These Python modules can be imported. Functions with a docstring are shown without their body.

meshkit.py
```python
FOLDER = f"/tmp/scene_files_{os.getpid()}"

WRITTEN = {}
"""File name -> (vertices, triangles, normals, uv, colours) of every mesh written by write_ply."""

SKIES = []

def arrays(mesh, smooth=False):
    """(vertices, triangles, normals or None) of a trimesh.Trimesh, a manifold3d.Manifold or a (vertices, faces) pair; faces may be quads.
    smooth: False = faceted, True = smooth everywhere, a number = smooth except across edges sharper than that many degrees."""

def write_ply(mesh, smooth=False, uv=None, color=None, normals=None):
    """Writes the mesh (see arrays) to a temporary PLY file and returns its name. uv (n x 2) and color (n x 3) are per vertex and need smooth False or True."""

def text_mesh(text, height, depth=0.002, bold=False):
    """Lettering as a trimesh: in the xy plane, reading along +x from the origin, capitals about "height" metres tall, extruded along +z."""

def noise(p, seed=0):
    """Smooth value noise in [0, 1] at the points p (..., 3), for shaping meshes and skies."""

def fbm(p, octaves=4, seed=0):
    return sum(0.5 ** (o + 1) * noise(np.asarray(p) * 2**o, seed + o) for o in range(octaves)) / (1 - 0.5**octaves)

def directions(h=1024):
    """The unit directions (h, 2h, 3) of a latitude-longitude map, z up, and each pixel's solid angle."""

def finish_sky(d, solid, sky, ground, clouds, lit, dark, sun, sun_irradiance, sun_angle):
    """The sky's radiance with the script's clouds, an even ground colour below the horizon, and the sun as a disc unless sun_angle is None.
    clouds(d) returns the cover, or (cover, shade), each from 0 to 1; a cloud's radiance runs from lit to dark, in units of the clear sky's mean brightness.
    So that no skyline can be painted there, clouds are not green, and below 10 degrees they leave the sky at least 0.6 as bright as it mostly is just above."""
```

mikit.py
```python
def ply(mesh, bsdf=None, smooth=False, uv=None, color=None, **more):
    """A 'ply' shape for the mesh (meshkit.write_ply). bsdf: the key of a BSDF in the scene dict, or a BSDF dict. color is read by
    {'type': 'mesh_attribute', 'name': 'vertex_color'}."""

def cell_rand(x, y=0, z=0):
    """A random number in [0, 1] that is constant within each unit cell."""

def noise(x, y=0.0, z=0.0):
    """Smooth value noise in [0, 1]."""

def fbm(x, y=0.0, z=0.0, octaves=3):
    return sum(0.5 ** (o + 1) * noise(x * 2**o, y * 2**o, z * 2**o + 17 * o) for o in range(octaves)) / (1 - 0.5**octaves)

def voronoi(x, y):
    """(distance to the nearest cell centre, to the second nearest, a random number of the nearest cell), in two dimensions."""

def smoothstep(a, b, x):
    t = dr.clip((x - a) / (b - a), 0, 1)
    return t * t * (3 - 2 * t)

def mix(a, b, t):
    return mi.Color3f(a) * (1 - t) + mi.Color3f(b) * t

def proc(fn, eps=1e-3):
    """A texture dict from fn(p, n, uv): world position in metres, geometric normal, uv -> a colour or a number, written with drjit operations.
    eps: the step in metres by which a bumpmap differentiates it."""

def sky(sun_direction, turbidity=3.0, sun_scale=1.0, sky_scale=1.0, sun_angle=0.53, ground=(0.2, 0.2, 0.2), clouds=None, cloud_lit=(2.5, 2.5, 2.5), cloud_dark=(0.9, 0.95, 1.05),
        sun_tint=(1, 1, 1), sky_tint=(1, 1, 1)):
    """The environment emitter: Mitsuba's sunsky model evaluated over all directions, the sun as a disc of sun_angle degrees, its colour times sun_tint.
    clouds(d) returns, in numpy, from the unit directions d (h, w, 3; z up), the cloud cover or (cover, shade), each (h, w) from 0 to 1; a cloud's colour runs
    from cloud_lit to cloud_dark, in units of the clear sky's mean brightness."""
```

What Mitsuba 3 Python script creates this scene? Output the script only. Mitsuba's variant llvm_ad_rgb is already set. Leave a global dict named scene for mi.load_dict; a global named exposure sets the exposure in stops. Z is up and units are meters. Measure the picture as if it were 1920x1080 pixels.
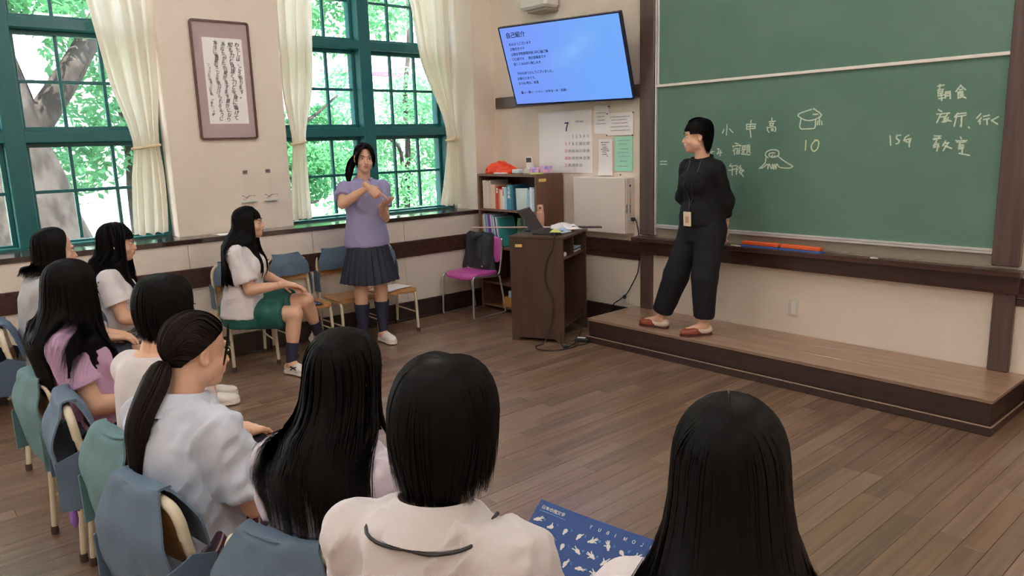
import math, random
import numpy as np, trimesh, shapely, drjit as dr, mitsuba as mi, mikit, meshkit
from mikit import noise, fbm, cell_rand, smoothstep, mix
from scipy import ndimage

scene, labels = {}, {}
T = mi.ScalarTransform4f
# ---------------------------------------------------------------- camera, sky, lights, exposure
exposure = 0.0
EYE = np.array([5.74, -4.89, 1.58])
CAM = np.array([[-0.664465, -0.121782, -0.73733], [-0.746707, 0.148087, 0.648458], [0.030218, 0.981448, -0.189334]])
_m = np.eye(4); _m[:3, :3] = CAM; _m[:3, 3] = EYE
scene['camera'] = {'type': 'perspective', 'fov': 68.376, 'fov_axis': 'x', 'near_clip': 0.05, 'far_clip': 300.0, 'to_world': T(_m)}
scene['sky'] = mikit.sky((0.62, -0.25, 0.74), turbidity=3.0, sun_scale=19.0, sky_scale=42.0, ground=(0.3, 0.3, 0.27),
                         clouds=lambda d: np.clip(meshkit.fbm(d * [3, 3, 6], 4, 5) * 2.2 - 0.45, 0, 1), cloud_lit=(2.6, 2.6, 2.6), cloud_dark=(1.5, 1.55, 1.6))
LAMP_RADIANCE = (47, 45.5, 43)     # the ceiling's fluorescent tubes

# ---------------------------------------------------------------- helpers
def numbered(key):
    if key not in scene and key not in labels and not any(k.startswith(key + '__') for k in scene):
        return key
    n = 1
    while f'{key}_{n:03d}' in TAKEN: n += 1
    return f'{key}_{n:03d}'
TAKEN = set()
def newkey(key):
    k, n = key, 0
    while k in TAKEN:
        n += 1; k = f'{key}_{n:03d}'
    TAKEN.add(k)
    return k
def tag(key, label=None, cat=None, group=None, kind=None):
    d = labels.setdefault(key, {})
    for a, b in (('label', label), ('category', cat), ('group', group), ('kind', kind)):
        if b: d[a] = b
    return key
def thing(name, label, cat, group=None, kind=None):
    k = newkey(name); tag(k, label, cat, group, kind); return k
def add(name, mesh, bsdf, parent=None, smooth=False, label=None, cat=None, group=None, kind=None, **kw):
    """One mesh as one entry; parent is a key. mesh may be a list of meshes or a ready shape dict."""
    k = newkey((parent + '__' if parent else '') + name)
    if isinstance(mesh, dict): scene[k] = mesh
    else:
        if isinstance(mesh, list): mesh = cat_mesh(mesh)
        scene[k] = mikit.ply(mesh, bsdf, smooth=smooth, **kw)
    if label or cat or group or kind: tag(k, label, cat, group, kind)
    return k
def struct(name, mesh, bsdf, label=None, **kw):
    return add(name, mesh, bsdf, kind='structure', label=label, **kw)
def vf(m):
    if isinstance(m, tuple): return np.asarray(m[0], float), np.asarray(m[1], int)
    return np.asarray(m.vertices, float), np.asarray(m.faces, int)
def cat_mesh(ms):
    V, F, o = [], [], 0
    for m in ms:
        v, f = vf(m)
        if f.shape[1] == 4: f = np.vstack([f[:, [0, 1, 2]], f[:, [0, 2, 3]]])
        V.append(v); F.append(f + o); o += len(v)
    return np.vstack(V), np.vstack(F)
# chamfered box from a template
def _template():
    pts, code = [], []
    for s in np.ndindex(2, 2, 2):
        sg = np.array(s) * 2 - 1
        for a in range(3):
            p = sg * 0.9; p = p.astype(float); p[a] = sg[a]; pts.append(p); code.append((sg, a))
    h = trimesh.convex.convex_hull(np.array(pts))
    idx = [int(np.argmin(np.linalg.norm(np.array(pts) - v, axis=1))) for v in h.vertices]
    f = np.array([[idx[i] for i in t] for t in h.faces])
    return np.array([c[0] for c in code], float), np.array([c[1] for c in code]), f
_SG, _AX, _TF = _template()
def box(lo, hi, ch=0.002):
    lo, hi = np.minimum(lo, hi).astype(float), np.maximum(lo, hi).astype(float)
    c, h = (lo + hi) / 2, (hi - lo) / 2
    ch = min(ch, 0.45 * h.min())
    inset = np.full((24, 3), ch); inset[np.arange(24), _AX] = 0
    return c + _SG * (h - inset), _TF.copy()
def box0(lo, hi):
    b = trimesh.creation.box(np.subtract(hi, lo)); b.apply_translation((np.add(lo, hi)) / 2); return vf(b)
def xf(m, M):
    v, f = vf(m); M = np.asarray(M, float)
    return v @ M[:3, :3].T + M[:3, 3], f
def mat(loc=(0, 0, 0), rotz=0, rotx=0, roty=0, s=1):
    cz, sz, cx, sx, cy, sy = math.cos(rotz), math.sin(rotz), math.cos(rotx), math.sin(rotx), math.cos(roty), math.sin(roty)
    Rz = np.array([[cz, -sz, 0], [sz, cz, 0], [0, 0, 1]]); Rx = np.array([[1, 0, 0], [0, cx, -sx], [0, sx, cx]]); Ry = np.array([[cy, 0, sy], [0, 1, 0], [-sy, 0, cy]])
    M = np.eye(4); M[:3, :3] = Rz @ Ry @ Rx * s; M[:3, 3] = loc
    return M
def frame_of(o, ex, ey):
    """4x4 from an origin and two directions (z = ex x ey)."""
    ex = np.array(ex, float); ex /= np.linalg.norm(ex); ey = np.array(ey, float); ey -= ex * (ey @ ex); ey /= np.linalg.norm(ey)
    M = np.eye(4); M[:3, 0], M[:3, 1], M[:3, 2], M[:3, 3] = ex, ey, np.cross(ex, ey), o
    return M
def spline(pts, n):
    """Catmull-Rom through the points."""
    P = np.array(pts, float); P = np.vstack([2 * P[0] - P[1], P, 2 * P[-1] - P[-2]])
    k = len(P) - 3; t = np.linspace(0, k - 1e-9, n); i = t.astype(int); u = (t - i)[:, None]
    a, b, c, d = P[i], P[i + 1], P[i + 2], P[i + 3]
    return 0.5 * (2 * b + (c - a) * u + (2 * a - 5 * b + 4 * c - d) * u ** 2 + (3 * b - a - 3 * c + d) * u ** 3)
def tube(path, r, n=8, caps=True, flat=None):
    """A tube round a path; r a number or one per point; flat = (scale, direction) squashes it."""
    P = np.array(path, float); m = len(P); r = np.broadcast_to(np.asarray(r, float), (m,))
    t = np.gradient(P, axis=0); t /= np.linalg.norm(t, axis=1, keepdims=True) + 1e-12
    u = np.cross(t[0], [0, 0, 1]); u = np.cross(t[0], [1, 0, 0]) if np.linalg.norm(u) < 1e-3 else u
    U = []
    for k in range(m):
        u = u - t[k] * (u @ t[k]); u /= np.linalg.norm(u) + 1e-12; U.append(u)
    U = np.array(U); W = np.cross(t, U)
    a = np.arange(n) / n * 2 * np.pi
    V = P[:, None] + r[:, None, None] * (np.cos(a)[None, :, None] * U[:, None] + np.sin(a)[None, :, None] * W[:, None])
    V = V.reshape(-1, 3)
    i, j = np.meshgrid(np.arange(m - 1), np.arange(n), indexing='ij'); jn = (j + 1) % n
    q = np.stack([i * n + j, i * n + jn, (i + 1) * n + jn, (i + 1) * n + j], -1).reshape(-1, 4)
    F = np.vstack([q[:, [0, 1, 2]], q[:, [0, 2, 3]]])
    if caps:
        V = np.vstack([V, P[:1], P[-1:]]); c0, c1 = m * n, m * n + 1; k = np.arange(n); kn = (k + 1) % n
        F = np.vstack([F, np.stack([np.full(n, c0), kn, k], 1), np.stack([np.full(n, c1), (m - 1) * n + k, (m - 1) * n + kn], 1)])
    return V, F
def prism(poly, z0, z1):
    """A shapely polygon (or points) extruded along z."""
    if not hasattr(poly, 'geom_type'): poly = shapely.Polygon(poly)
    out = []
    for g in getattr(poly, 'geoms', [poly]):
        m = trimesh.creation.extrude_polygon(g, z1 - z0, engine='earcut'); m.apply_translation([0, 0, z0]); out.append(vf(m))
    return cat_mesh(out)
def rrect(x0, y0, x1, y1, r):
    return shapely.box(x0 + r, y0 + r, x1 - r, y1 - r).buffer(r, quad_segs=4)
def grid_mesh(P):
    """Quads over an (m, n, 3) array of points."""
    m, n = P.shape[:2]; i, j = np.meshgrid(np.arange(m - 1), np.arange(n - 1), indexing='ij')
    q = np.stack([i * n + j, (i + 1) * n + j, (i + 1) * n + j + 1, i * n + j + 1], -1).reshape(-1, 4)
    return P.reshape(-1, 3), np.vstack([q[:, [0, 1, 2]], q[:, [0, 2, 3]]])
def thick(P, d):
    """A sheet of points made a thin closed solid, d thick along its normals."""
    du, dv = np.gradient(P, axis=0), np.gradient(P, axis=1); n = np.cross(du, dv); n /= np.linalg.norm(n, axis=-1, keepdims=True) + 1e-12
    a, fa = grid_mesh(P + n * d / 2); b, fb = grid_mesh(P - n * d / 2); m, k = P.shape[:2]; N = m * k
    idx = np.arange(N).reshape(m, k); loop = np.concatenate([idx[:-1, 0], idx[-1, :-1], idx[:0:-1, -1], idx[0, :0:-1]]); nx = np.roll(loop, -1)
    side = np.vstack([np.stack([loop, nx, nx + N], 1), np.stack([loop, nx + N, loop + N], 1)])
    return np.vstack([a, b]), np.vstack([fa, fb[:, ::-1] + N, side[:, ::-1]])

# lettering as polygons (Noto CJK for Japanese)
_FONTS, _GLYPH = {}, {}
def glyph(ch, res=72):
    if ch in _GLYPH: return _GLYPH[ch]
    import glob
    from PIL import Image, ImageDraw, ImageFont
    if not _FONTS:
        found = glob.glob('/opt/blender-*/*/datafiles/fonts/Noto Sans CJK Regular.woff2') or glob.glob('/opt/blender-*/*/datafiles/fonts/Inter.woff2')
        _FONTS['f'] = ImageFont.truetype(found[0], res)
    f = _FONTS['f']; adv = f.getlength(ch) / res
    im = Image.new('L', (res * 2, res * 2)); ImageDraw.Draw(im).text((res // 2, int(res * 1.38)), ch, 255, f, anchor='ls')
    on = np.pad(np.asarray(im) > 110, ((0, 0), (1, 1))).astype(np.int8)
    rows, st = np.nonzero(np.diff(on, axis=1) == 1); en = np.nonzero(np.diff(on, axis=1) == -1)[1]
    if len(rows) == 0: g = None
    else:
        g = shapely.union_all(shapely.box(st, -rows - 1, en, -rows)).buffer(0.6).buffer(-0.6).simplify(0.8)
        g = shapely.affinity.affine_transform(g, [1 / res, 0, 0, 1 / res, -0.5, 1.38])
    _GLYPH[ch] = (g, adv)
    return _GLYPH[ch]
def text(s, size, vertical=False, depth=0.0008, gap=0.0, weight=0.0):
    """Lettering in the xy plane, from the origin along +x (or down), extruded along +z."""
    out, x = [], 0.0
    for ch in s:
        g, adv = glyph(ch)
        if g is not None:
            if weight: g = g.buffer(weight)
            for q in getattr(g, 'geoms', [g]):
                if q.area < 1e-5: continue
                m = trimesh.creation.extrude_polygon(q, 1.0, engine='earcut'); v, f = vf(m)
                off = (0.0, -x - 0.88, 0) if vertical else (x, 0, 0)
                out.append(((v * [1, 1, depth / size] + off) * size, f))
        x += (1.0 + gap) if vertical else adv + gap
    return cat_mesh(out)

# ---------------------------------------------------------------- materials
def rgb(c): return {'type': 'rgb', 'value': [float(x) for x in c]}
def srgb(r, g, b): return [((x / 255 + 0.055) / 1.055) ** 2.4 if x > 10 else x / 255 / 12.92 for x in (r, g, b)]
def M(name, color, rough=0.5, two=True, **kw):
    tex = color if isinstance(color, dict) else rgb(color)
    b = {'type': 'principled', 'base_color': tex, 'roughness': rough, **kw}
    scene[name] = {'type': 'twosided', 'b': b} if two else b
    return name
def Mb(name, color, rough, bump, scale, **kw):
    """With a bump texture."""
    tex = color if isinstance(color, dict) else rgb(color)
    scene[name] = {'type': 'twosided', 'b': {'type': 'bumpmap', 'arbitrary': mikit.proc(bump, 2e-3), 'scale': scale, 'b': {'type': 'principled', 'base_color': tex, 'roughness': rough, **kw}}}
    return name
def paint(a, var=0.05, sc=1.3):
    a = np.array(a)
    return mikit.proc(lambda p, n, uv: mi.Color3f(*a.tolist()) * (1 - var + 2 * var * fbm(p.x * sc + 3, p.y * sc, p.z * sc)))
def wood(a, b, axis, sc=1.0, streak=60.0):
    """Streaks along the world axis (0 x, 1 y, 2 z)."""
    def fn(p, n, uv):
        q = [p.x * sc, p.y * sc, p.z * sc]; k = [streak] * 3; k[axis] = 2.2
        s = fbm(q[0] * k[0], q[1] * k[1], q[2] * k[2], 3); t = fbm(q[0] * 3, q[1] * 3, q[2] * 3, 2)
        return mix(a, b, dr.clip(s * 1.3 - 0.15 + 0.35 * (t - 0.5), 0, 1))
    return mikit.proc(fn)
M('mat_wall', paint(srgb(231, 218, 205), 0.03, 0.9), 0.75)
M('mat_panel', paint(srgb(230, 218, 207), 0.02, 0.9), 0.5)
M('mat_ceiling', rgb((0.8, 0.78, 0.74)), 0.8)
M('mat_dark_wood', wood(srgb(48, 30, 26), srgb(72, 48, 42), 0, 1.0, 45), 0.3)
M('mat_dark_post', wood(srgb(72, 56, 54), srgb(94, 76, 72), 2, 1.0, 45), 0.33)  # reflected light on the posts is put into this paler wood tone
M('mat_black_base', rgb(srgb(42, 30, 28)), 0.35)
M('mat_ledge', wood(srgb(40, 28, 26), srgb(58, 42, 38), 1, 1.0, 40), 0.1, specular=1.0)
M('mat_teal', rgb(srgb(26, 92, 94)), 0.3)
M('mat_plywood', mikit.proc(lambda p, n, uv: mix(srgb(176, 118, 58), srgb(206, 152, 88), fbm(p.x * 14, p.y * 14, p.z * 60, 3))), 0.28, clearcoat=0.3)
M('mat_steel', rgb((0.75, 0.75, 0.76)), 0.3, metallic=0.85)
M('mat_silver', rgb((0.72, 0.71, 0.7)), 0.35, metallic=0.4)
M('mat_white', rgb(srgb(235, 228, 222)), 0.45)
M('mat_paper', rgb(srgb(246, 242, 244)), 0.7)
M('mat_black', rgb((0.012, 0.012, 0.014)), 0.4)
M('mat_ink', rgb((0.02, 0.02, 0.03)), 0.8)
scene['mat_glass'] = {'type': 'thindielectric', 'int_ior': 1.5}
# ---------------------------------------------------------------- the room
X1, Y0, ZC = 7.6, -8.6, 3.7           # right wall, back wall, ceiling
WX = -0.22                            # pier face
Y1a, Y1b, Y2a, Y2b = -4.92, -3.0, -2.07, -0.25      # window openings along y
Y3a, Y3b = -7.77, -5.85
ZB, ZT = 0.962, 3.42
OUT = -0.62
struct('wall_left', [box0((OUT, Y0, 0), (-0.02, 0, 0.914)),
    box0((OUT, Y3b, 0.914), (WX, Y1a, ZC)), box0((OUT, Y0, 0.914), (WX, Y3a, ZC)), box0((OUT, Y3a, ZT), (WX, Y3b, ZC)), box0((OUT, Y3a, 0.914), (-0.40, Y3b, 0.955)), box0((OUT, Y1b, 0.914), (WX, Y2a, ZC)), box0((OUT, Y2b, 0.95), (0.0, 0.0, ZC)),
    box0((OUT, Y1a, ZT), (WX, Y1b, ZC)), box0((OUT, Y2a, ZT), (WX, Y2b, ZC)), box0((OUT, Y1a, 0.914), (-0.40, Y1b, 0.955)), box0((OUT, Y2a, 0.914), (-0.40, Y2b, 0.955)),
    box0((OUT, -0.01, 0), (0.0, 0.25, ZC))], 'mat_wall', label='cream plastered wall with two tall windows')
# wainscot panels with seams, each its own piece
ys = [-8.6, -7.6, -6.6, -5.6, -4.55, -4.02, -3.02, -2.02, -1.12, -0.0]
for a, b in zip(ys[:-1], ys[1:]):
    add('panel', box((-0.02, a + 0.0018, 0.728), (0.0, b - 0.0018, 0.914), 0.002), 'mat_panel', 'wall_left')
    add('panel', box((-0.02, a + 0.0012, 0.17), (-0.004, b - 0.0012, 0.59), 0.001), 'mat_panel', 'wall_left')
struct('trim_1', [box((-0.02, Y0, 0.583), (0.014, 0, 0.728), 0.004)], 'mat_dark_wood', label='dark wooden dado rail along the window wall')
struct('baseboard_left', [box((-0.02, Y0, 0.0), (0.012, 0, 0.17), 0.004), box((-0.02, Y0, 0.0), (0.022, 0, 0.02), 0.006)], 'mat_black_base', label='dark baseboard under the windows')
struct('trim_2', [box((-0.41, Y0, 0.914), (0.014, Y2b + 0.01, 0.95), 0.004), box((-0.02, Y2b, 0.914), (0.014, -0.0, 0.95), 0.004)], 'mat_ledge', label='glossy dark window ledge')
struct('wall_front', [box0((0.0, 0.0, 0), (X1, 0.25, ZC))], 'mat_wall', label='cream plastered wall behind the blackboard')
struct('wall_right', [box0((X1, Y0, 0), (X1 + 0.2, 0.25, ZC))], 'mat_wall')
struct('wall_back', [box0((OUT, Y0 - 0.2, 0), (X1 + 0.2, Y0, ZC))], 'mat_wall')
struct('ceiling', [box0((OUT, Y0 - 0.2, ZC), (X1 + 0.2, 0.25, ZC + 0.2))], 'mat_ceiling')
struct('baseboard_front', [box((0.0, -0.012, 0), (1.76, 0.02, 0.17), 0.004), box((4.58, -0.012, 0), (X1, 0.02, 0.17), 0.004)], 'mat_black_base', label='dark baseboard of the blackboard wall')
struct('trim_3', [box((0.0, -0.014, 0.586), (1.83, 0.02, 0.628), 0.004), box((0.0, -0.02, 0.636), (1.83, 0.02, 0.745), 0.004), box((0.0, -0.010, 0.62), (1.83, 0.02, 0.64), 0.001)], 'mat_dark_wood', label='dark dado rail left of the blackboard')
struct('trim_4', [box((4.5, -0.014, 0.586), (X1, 0.02, 0.628), 0.004), box((4.5, -0.02, 0.636), (X1, 0.02, 0.745), 0.004)], 'mat_dark_wood', label='dark dado rail right of the blackboard')
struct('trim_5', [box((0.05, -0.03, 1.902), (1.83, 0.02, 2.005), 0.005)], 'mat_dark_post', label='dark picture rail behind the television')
# posts either side of the blackboard
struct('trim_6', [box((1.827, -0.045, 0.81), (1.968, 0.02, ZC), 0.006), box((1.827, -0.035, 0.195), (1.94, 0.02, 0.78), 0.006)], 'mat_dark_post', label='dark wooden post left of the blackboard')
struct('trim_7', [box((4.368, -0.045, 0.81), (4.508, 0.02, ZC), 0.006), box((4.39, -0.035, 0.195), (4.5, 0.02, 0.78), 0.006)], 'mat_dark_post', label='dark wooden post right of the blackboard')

# floor: strip boards along y
FL = [mikit.proc((lambda a, b, o: lambda p, n, uv: mix(a, b, dr.clip(fbm(p.x * 55 + o, p.y * 2.3 + o, 0.0, 3) * 1.2 - 0.1 + 0.3 * fbm(p.x * 4, p.y * 1.2 + o), 0, 1)))(srgb(*a), srgb(*b), o * 7.3))
      for o, (a, b) in enumerate([((92, 70, 56), (116, 90, 73)), ((99, 76, 61), (123, 97, 79)), ((82, 62, 50), (106, 82, 66)), ((95, 72, 56), (119, 92, 71)), ((104, 82, 67), (126, 102, 85)), ((86, 66, 54), (110, 86, 70))])]
ROUGH = mikit.proc(lambda p, n, uv: 0.24 + 0.14 * fbm(p.x * 2.1, p.y * 2.1, 1.0, 3))
for k, tx in enumerate(FL):
    M(f'mat_floor_{k}', tx, ROUGH, two=False, eta=2.3)
struct('floor', [box0((OUT, Y0, -0.2), (X1, 0.25, -0.012))], 'mat_black_base', label='dark brown strip wood floor, worn and glossy')
rng = np.random.default_rng(11)
planks = []
SW = 0.09
for i in range(int(X1 / SW) + 1):
    y = Y0 - rng.uniform(0, 0.9)
    while y < 0:
        L = rng.choice([0.6, 0.75, 0.9, 0.9, 1.1])
        a, b = max(y, Y0), min(y + L, -0.0)
        if b - a > 0.03: planks.append((i * SW, a, min((i + 1) * SW, X1), b))
        y += L
def seen(p):
    q = (np.array(p) - EYE) @ CAM
    if q[2] < 0.3: return None
    f = 0.5 / math.tan(math.radians(68.376 / 2)); u, v = 0.5 - f * q[0] / q[2], 0.5 * 9 / 16 - f * q[1] / q[2]
    return (u, v, q[2]) if -0.01 < u < 1.01 and -0.01 < v < 0.5725 else None
def size_seen(pl):
    x0, y0, x1, y1 = pl; s = [seen((x, y, 0)) for x in (x0, (x0 + x1) / 2, x1) for y in np.linspace(y0, y1, 4)]
    k = [q for q in s if q]
    return (len(k) / len(s)) * (x1 - x0) * (y1 - y0) * 0.2 / np.mean([q[2] for q in k]) ** 3 if k else 0
order = sorted(range(len(planks)), key=lambda i: -size_seen(planks[i]))
single = set(order[:295]); rest = []
for i, (x0, y0, x1, y1) in enumerate(planks):
    dz = rng.uniform(-0.0006, 0.0003)
    b = box((x0 + 0.0009, y0 + 0.0009, -0.012), (x1 - 0.0009, y1 - 0.0009, dz), 0.0008)
    t = rng.integers(0, 6)
    if i in single: add('plank', b, f'mat_floor_{t}', 'floor')
    else: rest.append(b)
add('plank_field', rest, 'mat_floor_1', 'floor', kind='stuff')

# teaching platform
M('mat_platform_top', wood(srgb(136, 107, 88), srgb(156, 127, 107), 0, 1.0, 30), 0.2, clearcoat=0.3, clearcoat_gloss=0.9)
M('mat_platform_side', wood(srgb(40, 25, 22), srgb(52, 34, 30), 0, 1.0, 40), 0.35)
M('mat_pale_edge', rgb(srgb(150, 128, 112)), 0.4)  # paler tone for the platform edge strip and moulding line
pf = thing('teaching_platform', 'low dark wooden teaching platform along the blackboard wall', 'platform')
PX0, PX1, PY = 1.755, 4.585, -0.592
bw = [PY, PY + 0.2, PY + 0.4, -0.002]
for a, b in zip(bw[:-1], bw[1:]):
    add('top_board', box((PX0 - 0.005, a + 0.0006, 0.172), (PX1 + 0.005, b - 0.0006, 0.195), 0.003), 'mat_platform_top', pf)
add('front_riser', box((PX0 + 0.004, PY + 0.006, 0.0), (PX1 - 0.004, PY + 0.03, 0.172), 0.003), 'mat_platform_side', pf)
add('side_riser', box((PX0 + 0.004, PY + 0.03, 0.0), (PX0 + 0.03, -0.005, 0.172), 0.003), 'mat_platform_side', pf)
add('side_riser', box((PX1 - 0.03, PY + 0.03, 0.0), (PX1 - 0.004, -0.005, 0.172), 0.003), 'mat_platform_side', pf)
add('edge_strip', [box((PX0 - 0.007, PY - 0.003, 0.189), (PX1 + 0.007, PY + 0.004, 0.1965), 0.002), box((PX1 + 0.001, PY, 0.189), (PX1 + 0.008, -0.005, 0.1965), 0.002)], 'mat_pale_edge', pf)
add('base_moulding', [box((PX0 - 0.012, PY - 0.012, 0.0), (PX1 + 0.012, PY + 0.01, 0.05), 0.004), box((PX1 - 0.01, PY, 0.0), (PX1 + 0.012, -0.005, 0.05), 0.004), box((PX0 - 0.012, PY, 0.0), (PX0 + 0.01, -0.3, 0.05), 0.004)], 'mat_platform_side', pf)
add('moulding_line', [box((PX0 - 0.013, PY - 0.014, 0.046), (PX1 + 0.013, PY - 0.006, 0.053), 0.002), box((PX1 + 0.006, PY, 0.046), (PX1 + 0.014, -0.005, 0.053), 0.002)], 'mat_pale_edge', pf)

# windows
def window(n, ya, yb, ym, left_bars, right_bars):
    k = f'window_{n}'
    fx0, fx1 = -0.60, -0.38
    gx = -0.505
    rails = [(1.676, 1.757), (2.438, 2.512)]
    fr = [box((fx0, ya, ZB - 0.035), (fx1, ya + 0.06, ZT), 0.004), box((fx0, yb - 0.06, ZB - 0.035), (fx1, yb, ZT), 0.004),
          box((fx0, ya, ZT - 0.06), (fx1, yb, ZT), 0.004), box((fx0, ya, 0.94), (fx1 + 0.0, yb, ZB + 0.004), 0.004)]
    struct(k, fr, 'mat_teal', label='tall teal-green wooden window' + (' nearest the corner', ' nearest the camera', ' behind the camera')[{2: 0, 1: 1, 3: 2}[n]])
    add('mullion', box((fx0, ym - 0.062, ZB), (fx1 + 0.002, ym + 0.062, ZT - 0.05), 0.005), 'mat_teal', k)
    for a, b in rails:
        add('rail', box((fx0, ya + 0.05, a), (fx1 + 0.0, yb - 0.05, b), 0.005), 'mat_teal', k)
    zs = [(ZB, 1.676, 1.335), (1.757, 2.438, 2.095), (2.512, ZT - 0.06, 2.865)]
    for (y0, y1, bars) in ((ya + 0.06, ym - 0.062, left_bars), (ym + 0.062, yb - 0.06, right_bars)):
        for (z0, z1, zh) in zs:
            st = 0.03; sb = 0.018 if z0 < 1 else st
            sash = [box((gx - 0.03, y0, z0), (gx + 0.03, y0 + st, z1), 0.003), box((gx - 0.03, y1 - st, z0), (gx + 0.03, y1, z1), 0.003),
                    box((gx - 0.03, y0, z0), (gx + 0.03, y1, z0 + sb), 0.003), box((gx - 0.03, y0, z1 - st), (gx + 0.03, y1, z1), 0.003)]
            s = add('sash', sash, 'mat_teal', k)
            for yv in bars:
                add('muntin', box((gx - 0.016, yv - 0.011, z0 + st), (gx + 0.016, yv + 0.011, z1 - st), 0.003), 'mat_teal', s)
            add('muntin', box((gx - 0.016, y0 + st, zh - 0.011), (gx + 0.016, y1 - st, zh + 0.011), 0.003), 'mat_teal', s)
            cols = [y0 + st] + list(bars) + [y1 - st]
            for c0, c1 in zip(cols[:-1], cols[1:]):
                for r0, r1 in ((z0 + sb, zh), (zh, z1 - st)):
                    P = np.array([[(gx, c0, r0), (gx, c1, r0)], [(gx, c0, r1), (gx, c1, r1)]], float)
                    add('pane', grid_mesh(P), 'mat_glass', s)
window(1, Y1a, Y1b, -3.945, [-4.62, -4.36], [-3.60, -3.32])
window(2, Y2a, Y2b, -1.175, [-1.80, -1.51], [-0.845, -0.575])

window(3, Y3a, Y3b, -6.81, [-7.48, -7.20], [-6.42, -6.14])
# ceiling lamps (two rows of fluorescent tubes)
M('mat_lamp_body', rgb((0.8, 0.8, 0.8)), 0.4)
def lamp(x, y, lb):
    k = thing('ceiling_lamp', lb, 'lamp', 'fluorescent ceiling lamps')
    add('housing', box((x - 0.13, y - 0.63, ZC - 0.07), (x + 0.13, y + 0.63, ZC), 0.006), 'mat_lamp_body', k)
    for s in (-1, 1):
        v, f = tube([(x + s * 0.06, y - 0.6, ZC - 0.09), (x + s * 0.06, y + 0.6, ZC - 0.09)], 0.017, 10)
        d = mikit.ply((v, f), 'mat_lamp_body', smooth=40)
        d['emitter'] = {'type': 'area', 'radiance': rgb(LAMP_RADIANCE)}
        add('lamp_tube', d, None, k)
for x, a in ((2.0, 'nearest the windows'), (4.2, 'in the middle row'), (6.4, 'nearest the right wall')):
    for y, b in ((-1.8, 'by the blackboard'), (-4.6, 'over the seats'), (-7.1, 'at the back')):
        lamp(x, y, f'white fluorescent ceiling lamp {b}, {a}')
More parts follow.
